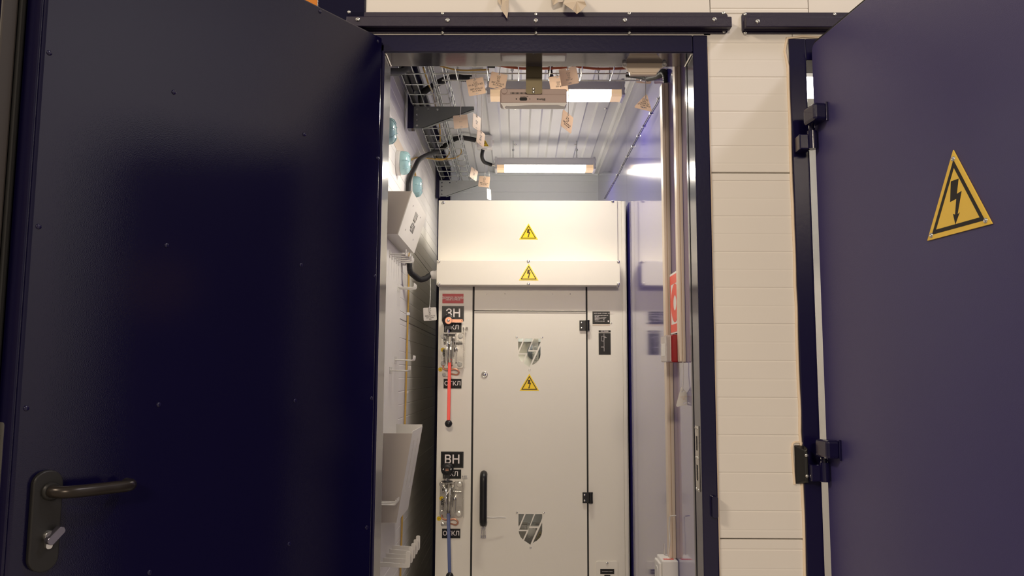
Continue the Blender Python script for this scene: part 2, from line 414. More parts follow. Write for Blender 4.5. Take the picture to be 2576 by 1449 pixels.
# door stop strips folded into the jamb, with a black gasket
part('stop_strip', MB().box(OX1+0.001, OX1+0.006, TH, TH+0.012, 0, OZ), navy, fr1, bev=0.001)
part('stop_strip', MB().box(OX0-0.012, OX0-0.001, TH, TH+0.012, 0, OZ), navy, fr1, bev=0.001)
part('gasket', MB().box(OX1-0.0015, OX1+0.001, 0.068, 0.071, 0, OZ-0.002), rubber, fr1, bev=0.001)
part('soffit_reflector', MB().box(OX0+0.001,OX1-0.001,fy+0.004,TH,OZ-0.0015,OZ), navy_gloss, fr1)  # thin glossy sheet added so the soffit reflects more light
part('weld_seam', MB().tube([(OX1-0.002,0.002,OZ-0.002),(OX1-0.002,0.03,OZ-0.002),(OX1-0.002,TH-0.004,OZ-0.002)],0.0022), chrome, fr1)
part('weld_seam', MB().tube([(OX0+0.002,0.002,OZ-0.002),(OX0+0.002,TH-0.004,OZ-0.002)],0.0022), chrome, fr1)
# strike plate on the jamb
JR = Fr((OX1,0,0), (0,-1,0), (0,0,1))
def jr(px, py): return JR.ab(PX(px, py, OX1))
(a0,z1),(a1,z0) = (-0.050, jr(1750,1070)[1]), (-0.014, jr(1757,1235)[1])
sp = holed('strike_plate', JR, [(a0,z0),(a1,z0),(a1,z1),(a0,z1)],
   [[(-0.041,z0+(z1-z0)*k0),(-0.023,z0+(z1-z0)*k0),(-0.023,z0+(z1-z0)*k1),(-0.041,z0+(z1-z0)*k1)] for k0,k1 in ((0.16,0.40),(0.62,0.84))], 0.0005, 0.0025, steel, fr1)
for k in (0.03, 0.51, 0.965):
    for a in (-0.042,-0.022): inst('screw', me_screw, JR.at(a, z0+(z1-z0)*k, 0.0025), sp, 0.55)
part('latch_tab', MB().prism(FRONT, rrect(PY(1787,1272,0).x, PY(1802,1272,0).x, PY(1795,1300,0).z, PY(1795,1246,0).z, 0.004), 0.006, 0.020), navy, fr1, bev=0.001)

# --- second door frame and sealant
F2I = PY(2046, 700, 0).x
fr2 = thing('trim_3', 'navy steel door frame of the half open second doorway', 'door frame', (F2X,0,0), kind='structure')
f2z = zz(100, 2020)
part('jamb', MB().box(F2X, F2I, fy, TH, 0, f2z), navy, fr2, bev=0.002)
part('head', MB().box(F2I, 1.40, fy, TH, f2z-0.055, f2z), navy, fr2, bev=0.002)
part('jamb', MB().box(1.36, 1.40, fy, TH, 0, f2z-0.056), navy, fr2, bev=0.002)
sb = MB(); 
pts = [(F2X-0.003, -0.001, 0.0)]+[(F2X-0.003+random.uniform(-.0012,.0012), -0.001, 0.05*k) for k in range(1, int(f2z/0.05))]+[(F2X-0.003,-0.001,f2z+0.003),(F2X+0.1,-0.001,f2z+0.004),(F2X+0.3,-0.001,f2z+0.004)]
sb.tube(pts, 0.0036, 6, 2)
part('sealant_bead', sb, sealant, fr2)
sb = MB(); pts = [(fxo+0.001+random.uniform(-.001,.001), -0.001, 0.05*k) for k in range(0, int(fzo/0.05)+1)]
sb.tube(pts, 0.0022, 6, 2); part('sealant_bead', sb, sealant, fr1)

# --- the room behind
def wall_lines(z0, z1, step): return [(z0+step*k, 0.8 if k % 2 else 0.5) for k in range(int((z1-z0)/step)+1)]
wl = thing('wall_left', 'white ribbed panel left wall of the switchgear room', 'wall', (XL,1.2,0), kind='structure')
FL = Fr((XL,0,0), (0,1,0), (0,0,1)); FRW = Fr((XR,0,0), (0,-1,0), (0,0,1)); FBK = Fr((0,YB,0))
for k in range(3):
    z0, z1 = [(0,0.44),(0.4424,1.44),(1.4424,ZC)][k]
    groove_panel('panel', FL, TH, YB, z0, z1, wall_lines(0.02,2.4,0.05), white_wall, wl, 0.03)
wb = thing('wall_back', 'pale grey ribbed panel back wall above the cabinet', 'wall', (0,YB,0), kind='structure')
for z0, z1 in ((0,1.2),(1.2024,ZC+0.02)):
    groove_panel('panel', FBK, XL, XR, z0, z1, wall_lines(0.05,2.4,0.0628), white_blue, wb, 0.03)
wr = thing('wall_right', 'glossy blue steel sheet right wall of the switchgear room', 'wall', (XR,1.2,0), kind='structure')
part('sheet', MB().boxf(FRW, -1.30, -TH, 0, ZC+0.03, -0.02, 0), blue_gloss, wr)
part('sheet', MB().boxf(FRW, -YB, -1.3015, 0, ZC+0.03, -0.02, 0), blue_gloss, wr)
cl = thing('ceiling', 'white trapezoidal sheet ceiling with ribs running to the back', 'ceiling', (0,1.2,ZC), kind='structure')
prof = []; x = XL
per = 0.0925; x = XL-0.06
while x < XR+0.02:
    prof += [(x,0),(x+0.042,0),(x+0.050,0.010),(x+0.0845,0.010)]; x += per
FCE = Fr((0,0,ZC), (1,0,0), (0,1,0))                  # n = +Z
c = MB(); c.strip(FCE, prof, TH, YB); c.f = [f[::-1] for f in c.f]
part('ribbed_sheet', c, white_ceil, cl)
part('roof_deck', MB().box(cx0,1.7,0.0,YB+0.1,2.75,2.80), white_ceil, cl)
# hidden inner face of front wall above the opening
single('wall_front_inner', MB().box(XL,XR,TH-0.004,TH,OZ+0.04,ZC+0.02), white_wall, 'white inner face of the front wall above the doorway', 'wall', kind='structure')
single('trim_4', MB().box(XL,-0.368,TH,YB-0.07,ZC-0.012,ZC-0.001), navy, 'navy steel beam along the top of the left wall', 'beam', kind='structure')
single('trim_5', MB().box(XL,-0.372,YB-0.075,YB,0,ZC-0.013), navy, 'navy steel corner post left of the cabinet', 'post', kind='structure')
b = MB().box(XR-0.016,XR,TH,YB,ZC-0.004,ZC-0.001).box(XR-0.003,XR,TH,YB,ZC-0.012,ZC-0.004)
single('trim_6', b, white_ceil, 'white angle trim where ceiling meets the blue wall', 'trim', kind='structure')
single('trim_7', MB().box(XL,XR,YB-0.012,YB,ZC-0.014,ZC-0.001), white_blue, 'pale trim strip between ceiling and back wall', 'trim', kind='structure')
for px, py in ((1296,272),(1524,272),(1206,437),(1296,363),(1448,363)):
    p = PZ(px, py, ZC); inst('screw', me_screw, Fr((p.x,p.y,ZC), (1,0,0), (0,-1,0)), cl, 1.3)

# --- second room behind the right door (seen through the hinge gap)
r2 = thing('wall_second_room', 'white lit walls of the neighbouring room behind the hinge gap', 'wall', (1.1,1.2,0), kind='structure')
part('panel', MB().box(0.70,0.712,TH,1.6,0,2.4), white_wall, r2)
part('panel', MB().box(0.712,1.5,1.59,1.6,0,2.4), white_wall, r2)
part('panel', MB().box(1.5,1.51,TH,1.6,0,2.4), white_wall, r2)
part('panel', MB().box(0.70,1.5,TH,1.6,2.4,2.41), white_wall, r2)
single('neighbour_lamp', MB().box(0.80,1.25,0.75,0.80,2.20,2.26), mat('neighbour_lamp_light',(1,1,1),0.5,emit=(1,0.95,0.88),estr=12.0), 'lit linear lamp inside the neighbouring room behind the door', 'lamp')

# --- hall beyond the building
single('wall_hall_bounce', MB().box(8.0,8.1,-9,6,0,7), mat('hall_bounce_white',(0.72,0.70,0.68),0.6,var=0.05,vscale=1), 'unseen white hall wall added for the left door to reflect', 'wall', kind='structure')  # out of view, added as a bright surface for the left door's reflection
wh = single('wall_hall', MB().box(-7,-1.5,5.2,5.3,0,6), hallgrey, 'dim far wall of the assembly hall', 'wall', kind='structure')
gc = thing('gantry_column', 'orange painted steel column of the assembly hall', 'column', (-2.0,4.2,0))
part('web', MB().box(-2.15,-1.25,4.19,4.21,0,6), orange, gc)
part('flange', MB().box(-2.17,-2.15,4.1,4.3,0,6), orange, gc); part('flange', MB().box(-1.25,-1.23,4.1,4.3,0,6), orange, gc)
rs = thing('storage_rack', 'orange steel storage rack standing beyond the left door', 'rack', (-3.4,1.6,0))
for x in (-3.6,-2.9,-2.2,-1.85): part('upright', MB().box(x,x+0.06,1.6,1.66,0,4.5), orange, rs)
for z in (1.0,1.8,2.5,2.62,2.74,2.9,3.3,3.9): part('beam', MB().box(-3.6,-1.8,1.58,1.64,z,z+0.05), orange, rs)

# ================================================================ DOORS
# left door: swung wide open, inside face towards us
H1 = PY(951, 600, -0.02); H1.z = 0
d = ray(2665, 950); u1 = Vector((-d.x,-d.y,0)).normalized()      # hinge -> free edge
D1 = Fr(H1, -u1, (0,0,1))                               # r towards hinge, n towards us
n1 = D1.n
ztop1 = PP(961, 95, H1, n1).z
pE = PP(50, 945, H1, n1); W1 = (pE-H1).dot(u1)
rot1 = Matrix((D1.r, D1.u, D1.n)).transposed()
dr1 = thing('door_1', 'wide open navy steel door with dark lever handle', 'door', H1, rot1, kind='structure')
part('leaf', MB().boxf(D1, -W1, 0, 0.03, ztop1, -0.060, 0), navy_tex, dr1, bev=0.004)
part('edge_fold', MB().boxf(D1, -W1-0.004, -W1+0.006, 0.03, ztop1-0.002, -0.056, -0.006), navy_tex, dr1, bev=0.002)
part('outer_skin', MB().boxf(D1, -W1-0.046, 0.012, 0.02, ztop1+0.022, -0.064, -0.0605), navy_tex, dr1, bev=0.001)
g = MB().boxf(D1, -W1-0.016, -W1-0.006, 0.03, ztop1, -0.0605, -0.050)
part('seal', g, rubber, dr1, bev=0.003, label='black rubber door seal')
g = MB().boxf(D1, -W1-0.042, -W1-0.017, 0.03, ztop1, -0.0605, -0.054)
part('seal', g, rubber_grey, dr1, bev=0.003, label='grey brown rubber door seal')
for px, py in ((124,133),(437,232),(765,338),(950,398),(97,570),(419,617),(757,667),(943,695),(66,1027),(399,1018),(742,1008),(934,1002),(376,1440),(727,1368),(922,1327),(951,104),(805,29)):
    a, z = D1.ab(PP(px, py, H1, n1)); inst('rivet', me_navyriv, D1.at(a, z, 0), dr1)
# handle
a, z = D1.ab(PP(108, 1308, H1, n1)); aT, zT = D1.ab(PP(116,1182,H1,n1)); aB, zB = D1.ab(PP(100,1437,H1,n1))
hw = (D1.ab(PP(151,1240,H1,n1))[0]-D1.ab(PP(76,1240,H1,n1))[0])/2
hp = part('handle_plate', MB().prism(D1, rrect(a-hw,a+hw,zB,zT,hw*0.96,8), 0, 0.011), bronze_plate, dr1, bev=0.002)
ah, zh = D1.ab(PP(118, 1234, H1, n1)); ae, ze = D1.ab(PP(300, 1216, H1, n1))
L = (ae-ah)
lv = MB().tube([D1.p(ah,zh,0.006),D1.p(ah,zh,0.030),D1.p(ah+0.012,zh,0.045),D1.p(ah+0.035,zh,0.050),D1.p(ah+L*0.6,zh,0.051),D1.p(ah+L*0.86,zh,0.050),D1.p(ah+L*0.97,zh,0.040),D1.p(ah+L,zh,0.022)], 0.0098, 16, 8)
part('lever', lv, bronze, hp)
part('lever_collar', MB().lathe(D1.p(ah,zh,0.010), n1, [(0.0145,0),(0.0145,0.006),(0.012,0.009)], 24), bronze_plate, hp)
at_, zt_ = D1.ab(PP(112, 1352, H1, n1))
part('lock_cylinder', MB().lathe(D1.p(at_,zt_+0.004,0.010), n1, [(0.0085,0),(0.0085,0.008),(0.008,0.009)], 20).prism(D1, rrect(at_-0.005,at_+0.005,zt_-0.016,zt_+0.002,0.0045), 0.010, 0.0165), chrome, hp)
rr_ = Fr(D1.p(at_+0.004,zt_+0.006,0.019), (D1.r*0.72+D1.u*0.69), (D1.u*0.72-D1.r*0.69))
part('thumb_turn', MB().prism(rr_, rrect(-0.017,0.015,-0.0065,0.0065,0.006), 0, 0.012), mat('dark_chrome',(0.22,0.21,0.26),0.15,0.9,var=0.1,vscale=40), hp, bev=0.001)
# latch plate on the door edge
DE = Fr(D1.p(-W1-0.0045,0,0), -D1.n, (0,0,1))           # faces the free edge direction
zl = PP(6, 1165, H1, n1).z
part('latch_plate', MB().prism(DE, rrect(0.030,0.052,zl-0.075,zl+0.06,0.006), 0, 0.002), steel, dr1)

# right door: opened about eighty degrees, outside face towards us
H2 = PY(2072, 945, -0.03); H2.z = 0
d = ray(1050, 950); u2 = Vector((-d.x,-d.y,0)).normalized()      # hinge -> free edge
D2 = Fr(H2, u2, (0,0,1)); n2 = D2.n
ztop2 = PP(2069, 90, H2, n2).z
rot2 = Matrix((D2.r, D2.u, D2.n)).transposed()
dr2 = thing('door_2', 'half open navy steel door carrying a yellow warning sign', 'door', H2, rot2, kind='structure')
W2 = 0.70
ol = rrect(0.0, W2, 0.03, ztop2, 0.018, 5)
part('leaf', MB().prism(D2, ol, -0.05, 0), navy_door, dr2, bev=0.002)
sl = MB().band(D2, rrect(-0.006, W2+0.006, 0.024, ztop2+0.006, 0.022, 5), 0.006, -0.030, -0.004)
part('seal', sl, rubber, dr2, label='black rubber edge seal')
def hinge(zc, s=1.0):
    a_, z_ = 0.0, zc
    h = part('hinge', MB().boxf(D2, 0.010, 0.067, zc+0.004, zc+0.046, 0.0, 0.034), navy, dr2, bev=0.007, seg=3, label='navy welded hinge knuckle')
    part('hinge_flag', MB().boxf(D2, 0.0672, 0.0700, zc+0.001, zc+0.047, 0.0, 0.006), navy, h, bev=0.001)
    pc = D2.p(0.012, 0, 0.013)
    part('hinge_pin', MB().cyl((pc.x,pc.y,zc-0.008),(pc.x,pc.y,zc+0.006),0.0065).tube([(pc.x,pc.y,zc-0.006),(pc.x,pc.y,zc-0.001)],0.008), navy, h)
    part('hinge_barrel', MB().cyl((pc.x,pc.y,zc-0.052),(pc.x,pc.y,zc-0.008),0.0115,n=20).box(pc.x-0.031,pc.x-0.002,-0.045,-0.005,zc-0.052,zc-0.014), navy, h, bev=0.003)
hinge(PP(2050, 326, H2, n2).z); hinge(PP(2086, 1154, H2, n2).z)

# yellow warning sign screwed to the right door
A_ = PP(2402,375,H2,n2); B_ = PP(2337,607,H2,n2); C_ = PP(2498,562,H2,n2)
tri = [D2.ab(B_), D2.ab(C_), D2.ab(A_)]
side = (abs(tri[1][0]-tri[0][0])+2*(tri[2][1]-tri[0][1])/math.sqrt(3))/2
BOLT = [(-0.05,0.27),(0.055,0.27),(0.02,0.10),(0.085,0.115),(0.015,-0.14),(0.045,-0.125),(-0.022,-0.25),(-0.045,-0.12),(-0.018,-0.135),(0.01,0.045),(-0.075,0.03)]
def warning(name, fr, side, th, label, my, mi, parent=None, rivets=True, cat='sign'):
    """triangle hazard sign, frame origin at middle of the base line"""
    h = side*math.sqrt(3)/2
    T = [(-side/2,0),(side/2,0),(0,h)]
    if parent is None:
        R = Matrix((fr.r, fr.u, fr.n)).transposed(); t = thing(name, label, cat, fr.o, R)
        pl = part('sign_plate', MB().prism(fr, T, 0.0005, th), my, t, bev=0.0004)
    else:
        t = pl = part(name, MB().prism(fr, T, 0.0002, th), my, parent, label=label)
    o = inset(T, side*0.052)
    part('border', MB().band(fr, o, side*0.042, th-0.0001, th+0.0003), mi, t)
    hc = h*0.36
    pts = [(x*side*1.15, hc+y*side*0.88) for x,y in BOLT]
    part('lightning_bolt', MB().prism(fr, pts, th-0.0001, th+0.0003), mi, t)
    if rivets:
        for a,b in inset(T, side*0.047): inst('rivet', me_rivet, fr.at(a,b,th+0.0002), t, 1.0)
    return t
mid = D2.at((tri[0][0]+tri[1][0])/2, (tri[0][1]+tri[1][1])/2)
warning('warning_sign', mid, side, 0.003, 'large yellow triangle high voltage sign riveted to the navy door', yellow, ink)

# black magnetic door contact on the wall
dc = thing('door_contact', 'black plastic door contact box beside the lower hinge', 'contact', PY(2016,1168,0))
x0,x1 = PY(1999,1168,-0.002).x, PY(2036,1168,-0.03).x; z0, z1 = PY(2016,1219,-0.01).z, PY(2016,1120,-0.01).z
fq = Fr((0,0,0)); 
b = MB(); V = [(x0,-0.0005,z0),(x1,-0.0005,z0),(x1,-0.0005,z1),(x0,-0.0005,z1),(x0+0.016,-0.026,z0+0.012),(x1-0.001,-0.026,z0+0.006),(x1-0.001,-0.026,z1-0.006),(x0+0.016,-0.026,z1-0.012)]
b.add(V, [(0,3,2,1),(4,5,6,7),(0,1,5,4),(1,2,6,5),(2,3,7,6),(3,0,4,7)])
part('housing', b, black, dc, bev=0.002)
b = MB().box(x0+0.018,x1-0.003,-0.0285,-0.0262,z0+0.014,z1-0.014); part('cover', b, black_soft, dc, bev=0.001)
for zz_ in (z0+0.022, z1-0.022): inst('screw', me_screw, Fr(((x0+x1)/2+0.007,-0.0285,zz_)), dc, 0.75)
part('sealant_bead', MB().tube([(x1,-0.001,z1+0.003),(x0-0.002,-0.001,z1+0.003),(x0-0.003,-0.001,(z0+z1)/2),(x0-0.001,-0.001,z0-0.001)],0.003,6,4), sealant, dc)

# navy hat-section rails above the doors
def rail(name, px0, px1, label, bolts, rivs):
    y0 = -0.03
    xa, xb = PY(px0,60,-0.004).x, PY(px1,60,-0.004).x
    zA, zB, zC_, zD, zE = PY(1500,31,-0.004).z, PY(1500,41,-0.028).z, PY(1500,67,-0.028).z, PY(1500,76,-0.006).z, PY(1500,84,-0.004).z
    t = thing(name, label, 'rail', ((xa+xb)/2,0,zE))
    part('back_flange', MB().prism(FRONT, rrect(xa,xb,zE,zA,0.010), 0.0006, 0.004), navy_rail, t)
    part('hat_section', MB().box(xa+0.004,xb+0.004,-0.028,-0.004,zC_,zB), navy_rail, t, bev=0.002)
    part('drip_lip', MB().box(xa+0.002,xb-0.002,-0.011,-0.004,zD-0.002,zC_), navy_rail, t, bev=0.001)
    for px, py in bolts:
        p = PY(px,py,-0.0285); inst('bolt', me_bolt if False else me_screw, Fr((p.x,-0.028,p.z)), t, 1.05)
    for px, py in rivs:
        p = PY(px,py,-0.0045); inst('rivet', me_rivet, Fr((p.x,-0.004,p.z)), t, 0.9)
rail('steel_rail', 872, 1831, 'navy hat section steel rail above the open doorway',
     [(900,49),(1126,51),(1348,52),(1572,51),(1797,49)], [(878,30),(1113,34),(1348,36),(1583,34),(1820,33),(1113,82),(1348,82),(1583,82),(1821,79)])
rail('steel_rail', 1866, 2500, 'navy hat section steel rail running behind the door with the sign',
     [(1906,54),(2130,54)], [(1874,36),(1875,83),(2100,36)])

# ================================================================ CABINET
YC = 1.28
c0x, c1x = PY(1101,950,YC).x, min(PY(1579,950,YC).x, XR-0.004)
zt = PY(1340,505,YC).z
cab = thing('switchgear_cabinet', 'tall light grey switchgear cabinet with shield shaped windows at the room end', 'cabinet', ((c0x+c1x)/2, YC, 0))
def cz(py): return PY(1340,py,YC).z
def cxx(px, py=950): return PY(px,py,YC).x
xg0, xg1, xg2, xg3 = cxx(1187), cxx(1192), cxx(1474.5), cxx(1479)
zst = cz(722); zdt = cz(784); YBK = 2.28
b = MB()                                               # shell: sides, top, back, inner floor
b.box(c0x,c0x+0.003,YC+0.004,YBK,0,zt).box(c1x-0.003,c1x,YC+0.004,YBK,0,zt).box(c0x+0.003,c1x-0.003,YBK-0.003,YBK,0,zt).box(c0x+0.003,c1x-0.003,YC+0.004,YBK-0.003,0,0.05)
part('carcass', b, ral7035, cab)
part('top_sheet', MB().box(c0x+0.003,c1x-0.003,YC+0.004,YBK-0.003,zt-0.003,zt), mat('low_bounce_top',(0.24,0.23,0.22),0.6,var=0.1), cab)  # unseen top, darkened so less lamp light bounces to the ceiling
part('left_panel', MB().box(c0x,xg0,YC,YC+0.004,0,zt-0.10), ral7035, cab, bev=0.001)
part('right_panel', MB().box(xg3,c1x-0.018,YC,YC+0.004,0,zt), ral7035, cab, bev=0.0008)
part('corner_strip', MB().box(c1x-0.0175,c1x-0.0035,YC-0.001,YC+0.004,0,zt-0.001), ral7035, cab, bev=0.002)
part('header_strip', MB().box(xg1,xg2,YC-0.0005,YC+0.004,zdt+0.004,zt-0.10), ral7035, cab, bev=0.001)
part('gap_backing', MB().box(xg0-0.004,xg1+0.004,YC+0.0045,YC+0.006,0,zt-0.1).box(xg2-0.004,xg3+0.004,YC+0.0045,YC+0.006,0,zt-0.1).box(xg1,xg2,YC+0.0045,YC+0.006,zdt-0.004,zdt+0.008), gap_dark, cab)
# upper cover
ux0, ux1 = cxx(1103,580), cxx(1553,580); uz0 = cz(657)
uc = part('upper_cover', MB().box(ux0,ux1,YC-0.006,YC+0.003,uz0-0.03,zt-0.0005), ral7035, cab, bev=0.001)
for px, py in ((1115,510),(1541,507)):
    p = PY(px,py,YC-0.006); inst('screw', me_screw, Fr((p.x,YC-0.006,p.z)), uc, 1.15)
# protruding cable box
YX = YC-0.064
bx0, bx1 = PY(1098,690,YX).x, PY(1560,690,YX).x; bz1, bz0 = PY(1340,655,YX).z, PY(1340,717.5,YX).z
cbx = part('cable_box', MB().box(bx0,bx1,YX,YC-0.0062,bz0,bz1), ral7035, cab, bev=0.002)
for px, py in ((1104,658),(1329,657),(1555,658),(1104,714),(1329,714),(1555,714)):
    p = PY(px,py,YX); inst('screw', me_screw, Fr((p.x,YX,p.z)), cbx, 1.1)
for px in (1108,1551):
    p = PZ(px,723,bz0); inst('screw', me_screw, Fr((p.x,YC-0.03,bz0), (1,0,0), (0,-1,0)), cbx, 1.1)
# cable gland on its left side
gl = PX(1098,689,bx0); gz = PX(1098,689,bx0).z
gd_ = part('cable_gland', MB().lathe((bx0,YX+0.035,gz), (-1,0,0), [(0.019,0),(0.019,0.006),(0.0165,0.008),(0.0175,0.018),(0.015,0.024),(0.0135,0.027),(0.009,0.028)], 18), wplast, cab)
# door with shield windows
SH = [[(303,300),(475,300),(325,655),(303,655)], [(520,300),(760,300),(592,757),(325,757)], [(800,300),(1003,300),(1003,425),(900,660),(650,660)],
      [(1003,535),(1003,800),(990,880),(945,975),(860,1060),(725,1138)], [(607,705),(867,705),(655,1185),(470,1065),(592,795)], [(310,795),(545,795),(438,1038),(370,970),(322,868)]]
SR = [(253,262),(1050,262),(660,1272)]
def shp(q, cxp, cyp, s):                               # zoomed drawing -> cabinet plane, centred at given pixel
    k = 1/12.07/ (F_PX/(YC-CAM.y))*s
    o = PY(cxp, cyp, YC)
    return [(o.x+(x-653)*k, o.z-(y-700)*k) for x,y in q]
wins = [(1331.5,884,0.968),(1334,1327.5,1.0)]
holes = [shp(q,*w_) for w_ in wins for q in SH]
FC = Fr((0,YC-0.004,0))
dz0 = 0.06
cdr = holed('door', FC, [(xg1,dz0),(xg2,dz0),(xg2,zdt),(xg1,zdt)], holes, -0.004, 0.0, ral7035, cab)
for w_ in wins:
    for q in SH:
        part('pane', MB().prism(FC, shp(q,*w_), -0.0065, -0.0045), glass, cdr)
    for a,b_ in shp(SR,*w_): inst('rivet', me_rivet, FC.at(a,b_,0), cdr, 0.85)
part('fold', MB().box(xg1,xg2,YC-0.0075,YC-0.0041,zdt-0.003,zdt), ral7035, cdr)
# interior seen through the panes
ci = part('inner_partition', MB().box(xg0,xg3,YC+0.16,YC+0.163,0.05,zst), ral7035, cab)
p = PY(1347,885,YC+0.10)
part('insulator', MB().lathe((p.x,YC+0.158,p.z), (0,-1,0), [(0.034,0),(0.034,0.02),(0.031,0.03),(0.02,0.034),(0.019,0.05)], 28), insul, ci)
part('busbar', MB().box(p.x-0.012,p.x+0.012,YC+0.095,YC+0.102,p.z-0.075,p.z+0.08), steel, ci)
for dz in (-0.008,0.014): inst('bolt', me_bolt, Fr((p.x,YC+0.095,p.z+dz)), ci, 0.9)
part('crossbar', MB().box(xg1,xg2,YC+0.13,YC+0.158,p.z+0.042,p.z+0.085).box(xg1,xg2,YC+0.13,YC+0.158,p.z-0.085,p.z-0.06), zinc, ci)
q = PY(1334,1325,YC+0.12)
part('contact_arm', MB().box(q.x-0.012,q.x+0.020,YC+0.08,YC+0.15,q.z-0.09,q.z+0.012).box(q.x-0.1,q.x+0.1,YC+0.13,YC+0.158,q.z-0.01,q.z+0.004), steel, ci)
part('back_sheet', MB().box(xg1,xg2,YC+0.150,YC+0.157,q.z+0.012,q.z+0.2), zinc, ci)
warning('hazard_sticker', Fr((q.x+0.040,YC+0.158,q.z-0.085)), 0.07, 0.0006, 'small yellow hazard triangle inside', yellow_st, brown_ink, parent=ci, rivets=False)
cl_ = part('inner_lamp', MB().box(xg1+0.05,xg2-0.05,YC+0.03,YC+0.05,zst-0.03,zst-0.015), mat('cabinet_lamp_light',(1,1,1),0.5,emit=(1,0.93,0.82),estr=45), cab)
# door lock, handle, hinges
p = PY(1219,942,YC); lk = part('door_lock', MB().lathe((p.x,YC-0.0042,p.z),(0,-1,0),[(0.0128,0),(0.0128,0.003),(0.0105,0.004),(0.0095,0.0035),(0.0095,0.0015),(0.006,0.001),(0.006,0.004),(0,0.004)],24), chrome, cdr)
hz1, hz0 = cz(1187), cz(1317); hx = cxx(1217,1250)
hd = MB().tube([(hx,YC-0.004,hz1-0.010),(hx,YC-0.022,hz1-0.008),(hx,YC-0.038,hz1-0.02),(hx,YC-0.041,hz1-0.045),(hx,YC-0.041,(hz0+hz1)/2),(hx,YC-0.041,hz0+0.035),(hx,YC-0.036,hz0+0.012),(hx,YC-0.02,hz0+0.002),(hx,YC-0.004,hz0+0.004)],0.0142,16,8)
hdl = part('handle', hd, black, cdr, label='black tubular pull handle')
kb = MB()
for dx in (-0.006,0.0,0.006):
    kb.wire([(hx+dx*0.5,YC-0.035,hz0),(hx+dx,YC-0.035,hz0-0.012),(hx+dx*1.2,YC-0.034,hz0-0.04)],0.0018)
    kb.cyl((hx+dx*1.2,YC-0.034,hz0-0.038),(hx+dx*1.2,YC-0.034,hz0-0.048),0.0033,n=10).ball((hx+dx,YC-0.035,hz0-0.014),0.0032,10)
part('hanging_cams', kb, chrome, hdl)
zz_ = cz(1298)
part('zip_tie', MB().tube([(hx+0.014,YC-0.03,zz_),(hx+0.04,YC-0.03,zz_-0.001),(hx+0.062,YC-0.028,zz_),(hx+0.088,YC-0.026,zz_-0.002)],0.0013,6,4), wplast, hdl)
for px,py in ((1470,819),(1478,1251)):
    c_ = PY(px,py,YC); t = part('hinge', MB().box(c_.x-0.020,c_.x+0.010,YC-0.012,YC-0.004,c_.z-0.020,c_.z+0.020), black, cdr, bev=0.001, label='black moulded hinge')
    part('hinge_knuckle', MB().cyl((c_.x+0.012,YC-0.012,c_.z-0.021),(c_.x+0.012,YC-0.012,c_.z-0.014),0.008).cyl((c_.x+0.012,YC-0.012,c_.z-0.0135),(c_.x+0.012,YC-0.012,c_.z+0.0135),0.0076).cyl((c_.x+0.012,YC-0.012,c_.z+0.014),(c_.x+0.012,YC-0.012,c_.z+0.021),0.008), black, t)
    for dz in (-0.0105,0.0105): inst('screw', me_screw, Fr((c_.x-0.012,YC-0.012,c_.z+dz)), t, 0.75)
for px in (1224,1270,1390,1434):
    p = PY(px,739.5,YC); inst('rivet', me_navyriv if False else me_rivet, Fr((p.x,YC-0.0005,p.z)), cab, 0.55)
# stickers and plates on the cabinet
def plate(name, px0, px1, py0, py1, m, Y=YC, th=0.0012, parent=cab, label=None):
    A = PY(px0,(py0+py1)/2,Y); B = PY(px1,(py0+py1)/2,Y); z1 = PY((px0+px1)/2,py0,Y).z; z0 = PY((px0+px1)/2,py1,Y).z
    o = part(name, MB().box(A.x,B.x,Y-th,Y-0.0001,z0,z1), m, parent, label=label)
    return o, Fr(((A.x+B.x)/2, Y-th, (z0+z1)/2)), B.x-A.x, z1-z0
def sign3(py_apex, py_base, cxp, Y, label):
    p = PY(cxp,py_base,Y); h = PY(cxp,py_apex,Y).z-p.z
    return warning('warning_sticker', Fr((p.x,Y,p.z)), h*2/math.sqrt(3), 0.0006, label, yellow_st, brown_ink, parent=cab, rivets=False)
sign3(562,602.5,1329.5,YC-0.006,'yellow triangle high voltage sticker on the upper cover')
sign3(663,705.5,1330,YX,'yellow triangle high voltage sticker on the cable box')
sign3(940,983,1331.5,YC-0.004,'yellow triangle high voltage sticker on the door')
o, f, w_, h_ = plate('red_notice', 1113,1166,739,763, red_lab, label='red notice label with three lines of white lettering')
text('lettering', 'Произвести настройку\nпривода разъединителя\nпосле монтажа', f.at(0,0), 0.0078, white_ink, o, bold=0.00006, space=0.72)
o, f, w_, h_ = plate('nameplate', 1490.5,1534,783.5,815, black_plate, label='black engraved nameplate')
for i,(s_,sz,al,xo,zo) in enumerate((('КСО ПОЛЕ  ОТСЕК  ЯЧЕЙКА',0.0058,'LEFT',-0.029,0.017),('КСО-298-03М-6/630-УЗ',0.0052,'LEFT',-0.026,0.0085),('001-037',0.0052,'LEFT',-0.026,0.0045),
        ('Номинальное напряжение',0.0036,'LEFT',-0.026,0.0),('Номинальный ток',0.0036,'LEFT',-0.026,-0.003),('Частота, Гц',0.0036,'LEFT',-0.026,-0.006),('Масса, кг',0.0036,'LEFT',-0.026,-0.009),
        ('10 кВ',0.0036,'LEFT',0.008,0.0),('630 А',0.0036,'LEFT',0.008,-0.003),('50',0.0036,'LEFT',0.008,-0.006),('300',0.0036,'LEFT',0.008,-0.009),('ТУ 27.12.31-001-2023',0.0044,'LEFT',-0.026,-0.0145))):
    text('lettering', s_, f.at(xo,zo), sz, white_ink, o, al=al, bold=0.00004)
part('emblem', MB().prism(f, [(0.026,-0.011),(0.031,-0.011),(0.031,-0.0155),(0.0285,-0.018),(0.026,-0.0155)], 0.0002,0.0006), white_ink, o)
